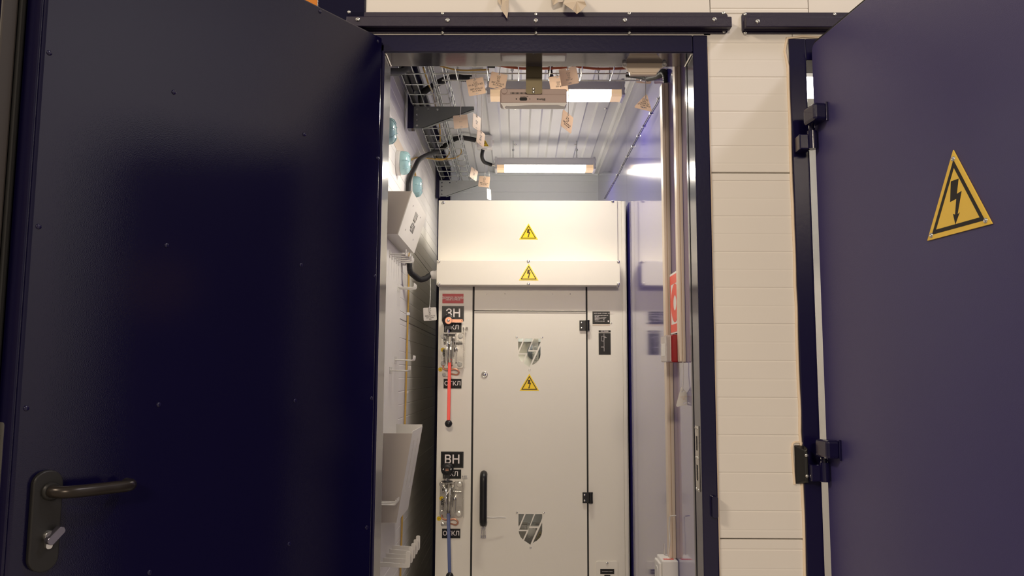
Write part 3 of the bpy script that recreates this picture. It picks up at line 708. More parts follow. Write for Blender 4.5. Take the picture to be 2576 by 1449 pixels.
part('rivet_strip', MB().box(f.o.x-w_/2,f.o.x+w_/2,YC-0.001,YC-0.0001,f.o.z-h_/2-0.0065,f.o.z-h_/2-0.001), cream, o)
p = PY(1537.5,813,YC); inst('rivet', me_rivet, Fr((p.x,YC,p.z)), cab, 0.75)
o, f, w_, h_ = plate('diagram_header', 1506,1536,831,836, black_plate)
text('lettering', 'КСО 298 0001', f.at(0,0), 0.005, white_ink, o, bold=0.0001)
o, f, w_, h_ = plate('circuit_diagram', 1506,1536,838,892, black_plate, label='black single line circuit diagram plate')
dg = MB()
dg.boxf(f, -0.0028,-0.0018,-0.030,h_/2-0.002, 0.0001,0.0005).boxf(f,-0.0125,-0.0117,0.011,0.030,0.0001,0.0005).boxf(f,-0.0125,0.0026,0.0295,0.0303,0.0001,0.0005)
dg.boxf(f,-0.0125,-0.002,0.0107,0.0115,0.0001,0.0005).boxf(f,0.002,0.0028,0.025,0.0303,0.0001,0.0005).boxf(f,-0.001,0.008,0.0245,0.0258,0.0001,0.0005).boxf(f,-0.0145,-0.002,-0.0135,-0.0118,0.0001,0.0005)
dg.boxf(f,-0.0034,-0.0012,0.017,0.021,0.0001,0.0005)
part('diagram_lines', dg, white_ink, o)
# small flap plate low on the right panel
A = PY(1499,1411,YC); B = PY(1554,1411,YC)
fp = part('access_flap', MB().prism(Fr((0,YC,0)), rrect(A.x,B.x,A.z-0.16,A.z,0.008), 0, 0.003), ral7035, cab, bev=0.0008)
p = PY(1527,1416,YC); inst('screw', me_screw, Fr((p.x,YC-0.003,p.z)), fp, 0.9)
o, f, w_, h_ = plate('flap_label', 1510,1545,1431,1444, black_plate, Y=YC-0.003, parent=fp)
text('lettering', 'Отопление ячейки', f.at(0,0), 0.0046, white_ink, o)
part('meter_window', MB().prism(Fr((0,YC-0.003,0)), rrect(PY(1520,1450,YC).x,PY(1535,1450,YC).x,PY(1527,1462,YC).z,PY(1527,1445.5,YC).z,0.002), 0, 0.002), black_plate, fp)

# engraved switch position plates (belong to the cabinet)
def poslabel(px0,px1,py0,py1,s_,sz,dx=0):
    o, f, w_, h_ = plate('position_plate', px0,px1,py0,py1, black_plate, th=0.0015, label='black plate engraved with white letters '+s_)
    text('lettering', s_, f.at(dx,0), sz, white_ink, o, bold=0.0006 if sz > 0.03 else 0.0003)
    if sz > 0.03: part('engraved_border', MB().band(f, [(-w_/2,-h_/2),(w_/2,-h_/2),(w_/2,h_/2),(-w_/2,h_/2)] and inset([(-w_/2,-h_/2),(w_/2,-h_/2),(w_/2,h_/2),(-w_/2,h_/2)],0.003), 0.0005, -0.0001,0.0002), insul, o)
poslabel(1112,1167,770,808,'ЗН',0.046,0.001)
poslabel(1117,1161,812,836,'ВКЛ',0.0245)
poslabel(1116,1161,953,977,'ОТКЛ',0.0235)
poslabel(1109,1166,1136,1177,'ВН',0.046)
poslabel(1114,1160,1181,1204,'ВКЛ',0.0245)
poslabel(1112,1158,1330,1354,'ОТКЛ',0.0235)

# ---------------------------------------------------------------- the two switch drives
def drive(label, ox, oy, grip, lever_end, tip_r, copper_arm):
    """ox, oy: pixel of the plate's top left corner; all sizes on the cabinet plane"""
    S = (YC-CAM.y)/F_PX                                  # metres per pixel at the cabinet
    o = PY(ox, oy, YC)
    t = thing('switch_drive', label, 'switch drive', o)
    f = Fr((o.x, YC, o.z))
    P = lambda dx, dy: (dx*S, -dy*S)                     # pixel offsets from plate corner
    w_, h_ = 57*S, 88*S
    pl = part('mounting_plate', MB().prism(f, rrect(0,w_,-h_,0,0.010), 0.0003, 0.005), steel, t, bev=0.0006)
    for dx,dy in ((5,8),(48,8),(47,78),(6,76)): a,b_ = P(dx,dy); inst('bolt', me_bolt, f.at(a,b_,0.005), pl, 1.25)
    # top bracket (U) with stem of the knob
    a0,bt = P(7,1); a1,_ = P(38,1)
    part('top_bracket', MB().boxf(f,a0,a1,bt-0.003,bt,0.005,0.045).boxf(f,a0,a0+0.002,bt-0.035,bt,0.005,0.045).boxf(f,a1-0.002,a1,bt-0.05,bt,0.005,0.045), steel, t, bev=0.0006)
    kx,kz = P(19,-30)
    ks = MB().cyl(f.p(kx-0.001,bt-0.012,0.030), f.p(kx-0.001,kz,0.030), 0.0032, n=10).cyl(f.p(kx-0.001,bt,0.030), f.p(kx-0.001,bt+0.012,0.030), 0.006, n=6, smooth=False)
    part('stem', ks, chrome, t)
    part('pin', MB().cyl(f.p(kx-0.013,bt,0.028), f.p(kx-0.011,kz-0.005,0.030),0.0011), steel, t)
    kn = part('knob', MB().lathe(f.p(kx,kz,0.018), f.n, [(0.021,0),(0.0245,0.003),(0.0245,0.014),(0.021,0.018),(0.012,0.019)], 28).boxf(f,kx-0.010,kx+0.010,kz-0.034,kz-0.015,0.022,0.036), black, t, bev=0.0)
    if copper_arm:
        ca = MB().lathe(f.p(kx+0.001,kz,0.0370), f.n, [(0.0145,0),(0.0145,0.003),(0.013,0.0035)], 26)
        ca.prism(f, rrect(kx,kx+0.058,kz-0.0072,kz+0.0052,0.005), 0.0375,0.0400)
        cp = part('copper_arm', ca, copper, t)
        part('arm_hole', MB().cyl(f.p(kx+0.054,kz-0.001,0.0395),f.p(kx+0.054,kz-0.001,0.0404),0.0022,n=14), black, cp)
        inst('bolt', me_screw, f.at(kx,kz,0.0405), cp, 1.0)
    else:
        part('knob_ring', MB().lathe(f.p(kx,kz,0.0365), f.n, [(0.0125,0),(0.0125,0.003),(0.009,0.0035),(0.0085,0.001)], 24), black_soft, kn)
        part('knob_slots', MB().boxf(f,kx-0.006,kx+0.006,kz-0.004,kz-0.0025,0.0375,0.0395).boxf(f,kx-0.006,kx+0.006,kz+0.001,kz+0.0025,0.0375,0.0395), copper, kn)
        for dx in (-0.0145,0.0145): inst('rivet', me_rivet, f.at(kx+dx,kz,0.0365), kn, 0.7)
        part('washer', MB().lathe(f.p(kx,bt+0.003,0.03), f.u, [(0.022,0),(0.022,0.002),(0.0,0.0021)], 24), black, kn)
    # two curved cam plates standing out from the plate
    def cam_(dx, wd, d0, y0, y1, tilt=0):
        a,_ = P(dx,0); pts = []
        for k in range(11):
            q = k/10; zz2 = -(y0+(y1-y0)*q)*S; pts.append((zz2, 0.010+d0*math.sin(math.pi*(0.12+0.80*q))))
        fr_ = Fr(f.p(a,0,0), f.n, f.u)                   # prism in the n-u plane
        return MB().prism(fr_, [(c_,z_) for z_,c_ in pts]+[(0.006,pts[-1][0]),(0.006,pts[0][0])], -wd/2, wd/2)
    part('cam_plate', cam_(18.5,0.0062,0.055,6,79), steel, t, bev=0.0005)
    part('cam_plate', cam_(27.5,0.0062,0.060,6,80), steel, t, bev=0.0005)
    part('cam_rim', MB().tube([f.p(P(18,0)[0]-0.004+0.008*abs(math.sin(q*2.5)),-(6+72*q)*S,0.012+0.056*math.sin(math.pi*(0.12+0.8*q))) for q in [i/10 for i in range(11)]],0.0022,8,3), chrome, t)
    part('side_link', MB().boxf(f,P(32,0)[0],P(33.6,0)[0],-P(0,50)[1]*0-60*S,-12*S,0.02,0.036).boxf(f,P(37,0)[0],P(40.5,0)[0],-73*S,-38*S,0.02,0.030), steel, t, bev=0.001)
    sp_ = MB()
    for dx,dy,r_,l_ in ((8,14,0.0042,0.03),(13,14,0.004,0.034),(10,22,0.0042,0.036),(20,28,0.0042,0.062),(35,22,0.0045,0.032),(32,14,0.0035,0.04),(38,40,0.0065,0.034)):
        a,b_ = P(dx,dy); sp_.cyl(f.p(a,b_,0.004), f.p(a,b_,l_), r_, n=8).ball(f.p(a,b_,l_), r_*1.05, 10)
    a,b_ = P(42,23); sp_.cyl(f.p(P(35,0)[0],b_,0.03), f.p(P(54,0)[0],b_,0.03), 0.0035, n=8).cyl(f.p(a,b_,0.03), f.p(a+0.006,b_,0.03), 0.0055, n=6)
    part('spacers', sp_, chrome, t)
    part('spring', MB().tube([f.p(P(9,0)[0]+0.004*math.cos(q*1.6),-(40+q*1.05)*S,0.022+0.004*math.sin(q*1.6)) for q in range(0,34)],0.0012,6,2), steel, t)
    part('rubber_stop', MB().boxf(f,P(5,0)[0],P(10,0)[0],-56*S,-43*S,0.014,0.026), black, t, bev=0.001)
    # thin strap on the right with a bolt at its top
    a,_ = P(59.5,0)
    part('strap', MB().boxf(f,a-0.001,a+0.0012,-86*S,14*S,0.006,0.024), steel, t)
    part('strap_bolt', MB().cyl(f.p(a-0.007,10*S,0.015), f.p(a+0.013,10*S,0.015),0.0028,n=10).cyl(f.p(a+0.003,10*S,0.015), f.p(a+0.012,10*S,0.015),0.0068,n=6,smooth=False).cyl(f.p(a-0.008,10*S,0.015), f.p(a-0.003,10*S,0.015),0.006,n=6,smooth=False), chrome, t)
    # lever with sleeve and ball
    e = lever_end; q0 = f.p(P(23.5,0)[0], -74*S, 0.040); q1 = PY(e[0], e[1], YC-0.075)
    dv = (q1-q0); dn = dv.normalized(); sd = dn.cross(Vector((0,1,0))).normalized(); nn = sd.cross(dn)
    lb = MB(); hw_ = 0.0062
    vs = [q0+sd*s1*hw_+nn*s2*0.0045 for s2 in (-1,1) for s1 in (-1,1)]+[q1+sd*s1*hw_+nn*s2*0.0045 for s2 in (-1,1) for s1 in (-1,1)]
    lb.add(vs, [(0,1,3,2),(4,6,7,5),(0,4,5,1),(2,3,7,6),(0,2,6,4),(1,5,7,3)])
    lv_ = part('lever_sleeve', lb, grip, t, bev=0.0015)
    part('lever_ball', MB().ball(q1+dn*tip_r*0.8, tip_r, 20).lathe(q1+dn*tip_r*0.8, dn, [(tip_r*1.03,-0.0006),(tip_r*1.03,0.0006)], 20), black, lv_)
    # earthing braid below the plate
    a,b_ = P(8,104)
    part('earth_lug', MB().prism(f, rrect(a-0.007,a+0.026,b_-0.006,b_+0.006,0.004), 0.0006,0.004), steel, t)
    inst('bolt', me_bolt, f.at(a,b_,0.004), t, 0.9)
    part('earth_braid', MB().tube([f.p(P(6,0)[0],-80*S,0.014),f.p(P(8,0)[0],-89*S,0.014),f.p(P(20,0)[0],-92*S,0.018),f.p(P(38,0)[0],-90*S,0.02),f.p(P(46,0)[0],-97*S,0.018),f.p(P(41,0)[0],-104*S,0.014),f.p(P(27,0)[0],-102*S,0.008),f.p(P(20,0)[0],-102*S,0.006)],0.0032,8,6), copper, t)
    for dx,dy in ((-1.5,91),(4.5,42)):
        a,b_ = P(dx,dy)
        eo = part('earth_sticker', MB().cyl(f.p(a,b_,0.0002 if dx<0 else 0.0051), f.p(a,b_,0.0008 if dx<0 else 0.0057), 0.0085, n=24), yellow_st, t)
        c0_ = 0.0008 if dx<0 else 0.0057
        g_ = MB().boxf(f,a-0.0005,a+0.0005,b_,b_+0.005,c0_,c0_+0.0003)
        for k,(wd) in enumerate((0.005,0.0033,0.0016)): g_.boxf(f,a-wd,a+wd,b_-0.0003-k*0.002,b_+0.0005-k*0.002,c0_,c0_+0.0003)
        for k in range(24):
            an = 2*math.pi*k/24; g_.cyl(f.p(a+0.0076*math.cos(an),b_+0.0076*math.sin(an),c0_), f.p(a+0.0076*math.cos(an+0.27),b_+0.0076*math.sin(an+0.27),c0_),0.0004,n=4)
        part('earth_symbol', g_, ink, eo)
    return t
drive('switch drive with red sleeved lever and copper arm under the plate ЗН', 1110.5, 838, red_grip, (1128.5,1058), 0.0145, True)
drive('switch drive with blue sleeved lever and black knob under the plate ВН', 1107, 1209.5, blue_grip, (1131,1441), 0.0145, False)

# corrugated conduit from the wall socket to the cable gland
gp = Vector((bx0-0.027,YX+0.035,gz))
A = PX(1030,662,XL+0.03)
single('corrugated_conduit', MB().tube([A, A+Vector((0.002,0.008,-0.030)), Vector((A.x*0.80+gp.x*0.20,A.y*0.80+gp.y*0.20,gz-0.019)), Vector((A.x*0.52+gp.x*0.48,A.y*0.52+gp.y*0.48,gz-0.029)), Vector((A.x*0.24+gp.x*0.76,A.y*0.24+gp.y*0.76,gz-0.019)), gp+Vector((-0.006,-0.008,-0.005)), gp+Vector((0.004,0,0))], 0.0105, 12, 8, wave=0.08, per=0.0045), black_soft, 'black corrugated conduit looping from wall clip into the cable box', 'conduit')

# ================================================================ LAMPS
def linear_lamp(label, yc, ztopz, x0, x1):
    t = thing('linear_lamp', label, 'lamp', ((x0+x1)/2, yc, ztopz), group='linear ceiling lamps')
    FX = Fr((x0,yc,ztopz), (0,-1,0), (0,0,1))            # profile plane; n = -X... extrude from x0 to x1
    L = x1-x0
    prof = [(-0.036,-0.004),(0.036,-0.004),(0.040,-0.012),(0.040,-0.036),(-0.040,-0.036),(-0.040,-0.012)]
    part('housing', MB().prism(FX, prof, -L+0.010, -0.010), lamp_grey, t, bev=0.001)
    for k in (-0.010,-L):
        e = part('end_cap', MB().prism(FX, [(-0.040,0),(0.040,0),(0.044,-0.012),(0.044,-0.060),(0.030,-0.065),(-0.030,-0.065),(-0.044,-0.060),(-0.044,-0.012)], k, k+0.010), lamp_grey, t, bev=0.001)
        for zz2 in (-0.012,-0.034,-0.054):
            part('cap_screw', MB().cyl((x0-0.001 if k==-0.010 else x1-0.001,yc-0.03,ztopz+zz2),(x0-0.003 if k==-0.010 else x1+0.003,yc-0.03,ztopz+zz2),0.005,n=10), lamp_grey, e)
    prof2 = [(-0.036,-0.0365),(0.036,-0.0365),(0.036,-0.054),(0.028,-0.061),(-0.028,-0.061),(-0.036,-0.054)]
    part('diffuser', MB().prism(FX, prof2, -L+0.045, -0.045), led, t, label='glowing diffuser')
    for k0,k1 in ((-0.0449,-0.0102),(-L+0.0102,-L+0.0449)): part('diffuser_end', MB().prism(FX, prof2, k0, k1), mat('diffuser_end_glow',(0.80,0.52,0.32),0.3,emit=(1.0,0.72,0.42),estr=0.45), t)  # unlit ends: faint orange glow painted into the material
    part('reflector_lip', MB().boxf(FX,0.0362,0.0400,-0.039,-0.0362,-L+0.011,-0.011), lamp_grey, t)
    for fx_ in (0.18,0.82):
        x = x0+L*fx_
        part('hanger', MB().wire([(x,yc,ztopz-0.001),(x,yc,ZC+0.002)],0.0022,6).boxf(Fr((x,yc,ztopz),(1,0,0),(0,0,1)),-0.008,0.008,0.0,0.004,-0.008,0.008).cyl((x,yc,ztopz+(ZC-ztopz)*0.45),(x,yc,ztopz+(ZC-ztopz)*0.45+0.008),0.006,n=6), zinc_wire, t)
    part('cable_entry', MB().lathe((x0-0.0005,yc,ztopz-0.030), (-1,0,0), [(0.010,0),(0.010,0.006),(0.007,0.008),(0.007,0.020)], 14), chrome, t)
    a_ = area('lamp_led_board', ((x0+x1)/2,yc,ztopz-0.0625), ((x0+x1)/2,yc,0), L-0.09, 0.055, LAMP_W, (1.0,0.91,0.77))
    return t
LAMP_W = 7.2
LY1, LY2 = 2.77+CAM.y, 3.79+CAM.y
lx = (PY(1226,225,LY1-0.04).x, PY(1571,225,LY1-0.04).x); lz = PY(1400,197,LY1-0.04).z
l1 = linear_lamp('lit linear lamp hanging behind the pink emergency light', LY1, min(lz,ZC-0.012), *lx)
lx2 = (PY(1245,420,LY2-0.04).x, PY(1498,420,LY2-0.04).x); lz2 = PY(1370,394,LY2-0.04).z
l2 = linear_lamp('lit linear lamp hanging above the switchgear cabinet', LY2, min(lz2,ZC-0.012), *lx2)

# emergency light on its strap, hung just inside the doorway
EY = 0.125
et = thing('emergency_light', 'pinkish grey emergency light box hanging from a zinc strap', 'emergency light', PY(1341,262,EY))
ex0, ex1 = PY(1258,245,EY).x, PY(1426,245,EY).x; ez1, ez0, ezm = PY(1340,223,EY).z, PY(1340,261,EY).z, PY(1340,238,EY).z
b = MB().prism(Fr((0,EY,0)), rrect(ex0,ex1,ez0,ez1,0.005), -0.040, 0.0)
body = part('housing', b, pinkish, et, bev=0.002)
b = MB(); 
for k in range(12): b.box(ex0+0.028+k*0.0035,ex0+0.030+k*0.0035,EY-0.0004,EY+0.001,ezm+0.0015,ezm+0.006)
part('vent_slots', b, gap_dark, body)
part('ledge', MB().box(ex0+0.002,ex1-0.002,EY-0.006,EY,ez0+0.001,ezm-0.001), pinkish, body, bev=0.0015)
part('button', MB().prism(Fr((0,EY-0.006,0)), rrect(PY(1307,250,EY).x,PY(1326,250,EY).x,PY(1316,255,EY).z,PY(1316,247,EY).z,0.0035), -0.001, 0.0008), gap_dark, body)
for px in (1299,1333): p = PY(px,251,EY); part('indicator', MB().cyl((p.x,EY-0.0055,p.z),(p.x,EY-0.0066,p.z),0.0018 if px<1310 else 0.0012,n=14), gap_dark, body)
p = PY(1361,252,EY); text('lettering', 'Bforce', Fr((p.x,EY-0.006,p.z),(-1,0,0),(0,0,-1)), 0.0085, ink, body, bold=0.0002)
p = PY(1319,244.3,EY); text('lettering', 'On battery test', Fr((p.x,EY-0.006,p.z)), 0.0034, ink, body)
part('round_boss', MB().lathe(Vector((ex0+0.011,EY+0.0005,ez1-0.007)), (0,-1,0), [(0.0085,0),(0.0085,0.001),(0.007,0.0018)], 20), pinkish, body)
b = MB().box(ex0+0.004,ex1-0.002,EY-0.004,EY+0.035,ez0-0.003,ez0+0.0005)
pv = part('light_plate', b, mat('lit_acrylic',(0.9,0.88,0.84),0.3,trans=0.3), et, bev=0.001, label='white acrylic light plate')
fe = Fr((0,EY-0.0045,0)); ol_ = [(1259,259),(1425,258),(1425,262),(1420,268),(1402,264),(1370,264.5),(1340,264),(1305,266),(1285,267),(1274,266),(1269,270),(1274,275),(1268,274),(1264,266)]
part('torn_film', MB().prism(fe, [fe.ab(PY(x,y,EY-0.0045)) for x,y in ol_], 0, 0.0006), wplast, pv)
sx0, sx1 = PY(1323,210,EY-0.01).x, PY(1364,210,EY-0.01).x; sz0 = PY(1340,236,EY-0.01).z; szm = PY(1340,194,EY-0.01).z
st = part('strap', MB().prism(Fr((0,EY-0.0065,0)), [(sx0,szm),(sx0,sz0+0.004),(sx0+0.004,sz0),(sx1-0.004,sz0),(sx1,sz0+0.004),(sx1,szm)], 0, 0.002), yzinc, et)
b = MB(); q0 = Vector((0,EY-0.0085,szm)); 
b.add([(sx0,EY-0.0085,szm),(sx1,EY-0.0085,szm),(sx1,TH+0.003,OZ+0.13),(sx0,TH+0.003,OZ+0.13),(sx0,EY-0.0065,szm),(sx1,EY-0.0065,szm),(sx1,TH+0.005,OZ+0.13),(sx0,TH+0.005,OZ+0.13)], [(0,1,2,3),(7,6,5,4),(0,4,5,1),(3,2,6,7),(0,3,7,4),(1,5,6,2)])
part('strap_upper', b, yzinc, et)
for py in (224,231.5): p = PY(1342,py,EY-0.0085); inst('bolt', me_screw, Fr((p.x,EY-0.0085,p.z)), st, 0.7)

# ================================================================ CABLE TRAYS, BRACKETS
ZT = 2.262
def mesh_tray(label, name, x0, x1, y0, y1, nb, wallh):
    t = thing(name, label, 'cable tray', ((x0+x1)/2,(y0+y1)/2,ZT))
    r = 0.0021
    for k in range(nb): x = x0+0.006+(x1-x0-0.012)*k/(nb-1); part('rod', MB().wire([(x,y0,ZT+0.004),(x,y1,ZT+0.004)],r), zinc_wire, t)
    for x in (x0,x1):
        for h in (wallh*0.55, wallh): part('rod', MB().wire([(x,y0,ZT+h),(x,y1,ZT+h)],r), zinc_wire, t)
    me = None; k = 0; y = y1-0.03
    while y > y0:
        bowl = MB().tube([(x0,y,ZT+wallh),(x0-0.001,y,ZT+wallh*0.7),(x0+0.003,y,ZT+wallh*0.4),(x0,y,ZT+0.014),(x0+0.004,y,ZT+0.004),(x0+0.014,y,ZT),((x0+x1)/2,y,ZT),(x1-0.014,y,ZT),(x1-0.004,y,ZT+0.004),(x1,y,ZT+0.014),(x1-0.003,y,ZT+wallh*0.4),(x1+0.001,y,ZT+wallh*0.7),(x1,y,ZT+wallh)],r,6,3)
        part('cross_wire', bowl, zinc_wire, t); y -= 0.1025; k += 1
    return t
mesh_tray('wide wire mesh cable tray resting on the wall brackets', 'cable_tray', -0.412,-0.312,0.30,2.30,3,0.05)
mesh_tray('narrow wire mesh cable tray beside the wide one', 'cable_tray', -0.303,-0.254,0.30,2.30,2,0.05)
# tray crossing the room above the doorway
ct = thing('cable_tray', 'wire tray crossing the room above the doorway', 'cable tray', (0.08,0.6,2.24))
for yy, zz2 in ((0.50,2.20),(0.56,2.197),(0.62,2.197),(0.50,2.245),(0.62,2.245)): part('rod', MB().wire([(-0.252,yy,zz2),(0.4445,yy,zz2)],0.0022), zinc_wire, ct)
for k in range(7):
    x = -0.2+k*0.1
    part('cross_wire', MB().tube([(x,0.497,2.25),(x,0.497,2.21),(x,0.505,2.195),(x,0.56,2.192),(x,0.615,2.195),(x,0.623,2.21),(x,0.623,2.25)],0.0021,6,3), zinc_wire, ct)
def bracket(label, y, ztp, L, H, m, hm, group, x0):
    f = Fr((x0,y,ztp)); t = thing('tray_bracket', label, 'bracket', (x0,y,ztp-H), group=group)
    out = [(0,0),(0,-H),(0.034,-H),(L,-0.012),(L,0)]
    holes = [circle(0.012,-0.012-k*0.021,0.0042,12) for k in range(4)]+[circle(0.055,-0.011,0.0042,12),circle(0.09,-0.011,0.0042,12)]
    w_ = holed('web', f, out, holes, -0.001, 0.001, m, t)
    part('top_flange', MB().boxf(f,0,L,-0.002,0.0002,-0.03,-0.001), m, t)
    part('root_flange', MB().boxf(f,-0.001,0.001,-H,0,-0.03,0.001), m, t)
    sl = (H-0.012)/(L-0.034)
    part('lip', MB().add([f.p(0.034,-H,0.001),f.p(L,-0.012,0.001),f.p(L,-0.012,-0.02),f.p(0.034,-H,-0.02),f.p(0.034,-H+0.002,0.001),f.p(L,-0.010,0.001),f.p(L,-0.010,-0.02),f.p(0.034,-H+0.002,-0.02)],[(0,1,2,3),(4,7,6,5),(0,4,5,1),(2,6,7,3),(1,5,6,2),(0,3,7,4)]), m, t)
    for k in range(4): inst('bolt', me_bolt if (hm and k%2==0) else me_rivet, f.at(0.012,-0.012-k*0.021,-0.004), t, 0.5)
    return t
BY1, BY2 = 3.02+CAM.y, 4.20+CAM.y
bz1_ = PY(1030,266,BY1).z; bz2_ = PY(1098,454,BY2).z
bracket('dark galvanised tray bracket with punched holes nearer the doorway', BY1, min(bz1_,ZT-0.001), 0.230, 0.086, zinc_dark, True, 'tray brackets', -0.402)
bracket('pale galvanised tray bracket on the corner post above the cabinet', BY2, min(bz2_,ZT-0.001), 0.245, 0.086, zinc, False, 'tray brackets', -0.417)
single('mounting_strut', MB().box(-0.427,-0.403,BY1,BY1+0.04,2.175,ZC-0.0125), navy, 'short navy strut holding the dark tray bracket', 'strut')
single('mounting_strut', MB().box(-0.436,-0.418,BY2-0.002,BY2+0.03,2.165,ZC-0.0125), navy, 'short navy strut holding the pale tray bracket', 'strut')

# ================================================================ CABLES
def cable(name, pts, r, m, label, cat='cable', wave=0.0, group=None, parts=None):
    return single(name, MB().tube(pts, r, 10, 8, wave=wave, per=0.006), m, label, cat, group=group)
cable('corrugated_cable', [Vector((-0.374,1.20,ZT+0.020)),PY(1060,240,1.09),PZ(1100,210,2.328),PZ(1140,194,2.339),PZ(1165,197,2.338),PY(1190,197,0.965)],0.0125,black_soft,'thick black corrugated cable arching from tray to the box behind tags',wave=0.05)
cable('power_cable', [PX(1021,610,XL+0.0125),PX(1024,540,XL+0.0125),PX(1027,478,XL+0.0125),PX(1030,452,XL+0.0130),PX(1042,425,XL+0.0145),PX(1058,399,-0.414),Vector((-0.382,1.705,ZT-0.002)),Vector((-0.380,1.80,ZT+0.0128)),Vector((-0.380,1.98,ZT+0.0128))],0.0105,black_soft,'black cable rising behind the sign box to the tray')
cable('power_cable', [Vector((-0.352,2.05,ZT+0.018)),PZ(1104,386,2.300),PZ(1120,366,2.330),PZ(1136,354,2.3395),PZ(1154,347,2.3395),PZ(1174,348,2.336),PY(1203,354,1.757)],0.0115,black_soft,'black cable from tray to the junction box with yellow sticker')
cable('power_cable', [PY(1218,368,1.757),PY(1213,385,1.765),PY(1213,398,1.785),PY(1219,408,1.81),PY(1229,412,1.83),(lx2[0]-0.018,LY2,min(lz2,ZC-0.012)-0.030)],0.0085,black_soft,'black cable from junction box down to the far lamp')
cable('power_cable', [PY(966,182,0.55),PY(985,181,0.58),Vector((-0.388,0.635,2.232)),Vector((-0.381,0.685,ZT)),Vector((-0.376,0.77,ZT+0.019)),Vector((-0.376,0.92,ZT+0.019))],0.0125,black_soft,'black cable entering at the top left of the doorway')
cable('power_cable', [Vector((-0.400,0.45,ZT+0.018)),Vector((-0.400,1.0,ZT+0.016)),Vector((-0.400,1.6,ZT+0.016)),Vector((-0.399,2.25,ZT+0.016))],0.0095,black_soft,'black cable lying in the wide tray')
cable('corrugated_cable', [PY(1387,162,0.55),PY(1384,175,0.56),PY(1386,190,0.57),PY(1390,206,0.60)],0.0075,black_soft,'short black corrugated cable hanging between paper tags',wave=0.09)
dY = 0.397
cable('corrugated_cable', [PY(1630,196,0.52),PY(1655,190,0.45),PY(1668,182,0.41),PY(1674,186,dY),PY(1676,196,dY),PY(1677,210,dY)],0.0105,black_soft,'black corrugated cable bending down into the cream duct',wave=0.06)
cable('corrugated_cable', [PY(1577,188,0.60),PY(1602,191,0.58),PY(1632,196,0.53)],0.0085,black_soft,'black corrugated cable behind the cream cover',wave=0.08)
for i,(z_,x0_,x1_,m_,lb_) in enumerate(((2.206,-0.25,-0.095,wire_y,'yellow wire lying in the crossing tray'),(2.212,-0.085,0.155,wire_o,'orange red wire bundle in the crossing tray near paper tags'),(2.212,0.150,0.372,wire_o,'orange brown wire bundle running to the cream cover'))):
    cable('wire_bundle',[(x0_,0.53,z_+0.004),(x0_*0.6+x1_*0.4,0.545,z_-0.004),(x1_,0.55,z_)],0.0026 if m_ is wire_y else 0.0040,m_,lb_,'wire')
cable('wire_bundle',[(-0.10,0.53,2.214),(-0.075,0.53,2.213)],0.0095,black_soft,'black heat shrink sleeve around the orange wires','wire')
cable('earth_wire', [PY(1065,170,0.85),PY(1078,210,0.95),PY(1090,240,1.05),PY(1104,305,1.5),PY(1107,330,1.6),PY(1107,357,1.72)],0.0032,wire_y,'yellow earth wire dropping along the trays','wire')
cable('earth_wire', [PX(1035,402,XL+0.004),PX(1047,397,XL+0.004),PX(1064,397,XL+0.006),PY(1090,400,1.78),PY(1116,401,1.80),PY(1130,386,1.87),PY(1130,368,1.95)],0.0032,wire_y,'yellow earth wire curving under the wide tray','wire')
cable('earth_wire', [PY(1096,399,1.775),PY(1120,400,1.79),PY(1146,397,1.85),PY(1160,385,1.95),PY(1158,370,2.0),PY(1150,355,2.05)],0.0032,wire_y,'yellow earth wire reaching the narrow tray','wire')
cable('earth_wire', [PX(1032,468,XL+0.005),PX(1040,457,XL+0.005),PX(1045,441,XL+0.005),PX(1041,424,XL+0.005)],0.0032,wire_y,'yellow wires beside the aqua detectors','wire')
cable('earth_wire', [PX(1029,600,XL+0.006),PX(1029,650,XL+0.006),PX(1027,760,XL+0.006),PX(1024,870,XL+0.006),PX(1021,985,XL+0.006),PX(1018,1085,XL+0.006),PX(1012,1290,XL+0.006),PX(1007,1449,XL+0.006),PX(1004,1560,XL+0.006)],0.0036,wire_y,'yellow green earth wire running down the left wall','wire')
for py in (790,987):
    p = PX(1025 if py<800 else 1021,py,XL+0.004); single('wire_clip', MB().box(XL+0.0005,XL+0.014,p.y-0.006,p.y+0.006,p.z-0.006,p.z+0.006), wplast, 'small white clip on the wire %s the rack hooks' % ('above' if py<800 else 'below'), 'clip', bev=0.002)
# thin wire clipped along the blue wall
RWX = XR-0.003
pts = [PX(1667,225,RWX),PX(1650,262,RWX),PX(1634,288,RWX),PX(1601,348,RWX),PX(1576,394,RWX),PX(1552,442,RWX),PX(1520,500,RWX)]
ww = thing('wall_wire', 'thin dark wire clipped along the glossy blue wall', 'wire', pts[3])
part('wire', MB().tube(pts,0.0016,6,4), ink, ww)
for px,py in ((1656,248),(1636,286),(1618,318),(1604,342),(1591,368),(1577,394),(1565,416),(1552,440),(1541,462)):
    p = PX(px,py,RWX); part('clip', MB().box(RWX-0.004,XR-0.0002,p.y-0.004,p.y+0.004,p.z-0.003,p.z+0.003), chrome, ww, bev=0.001)

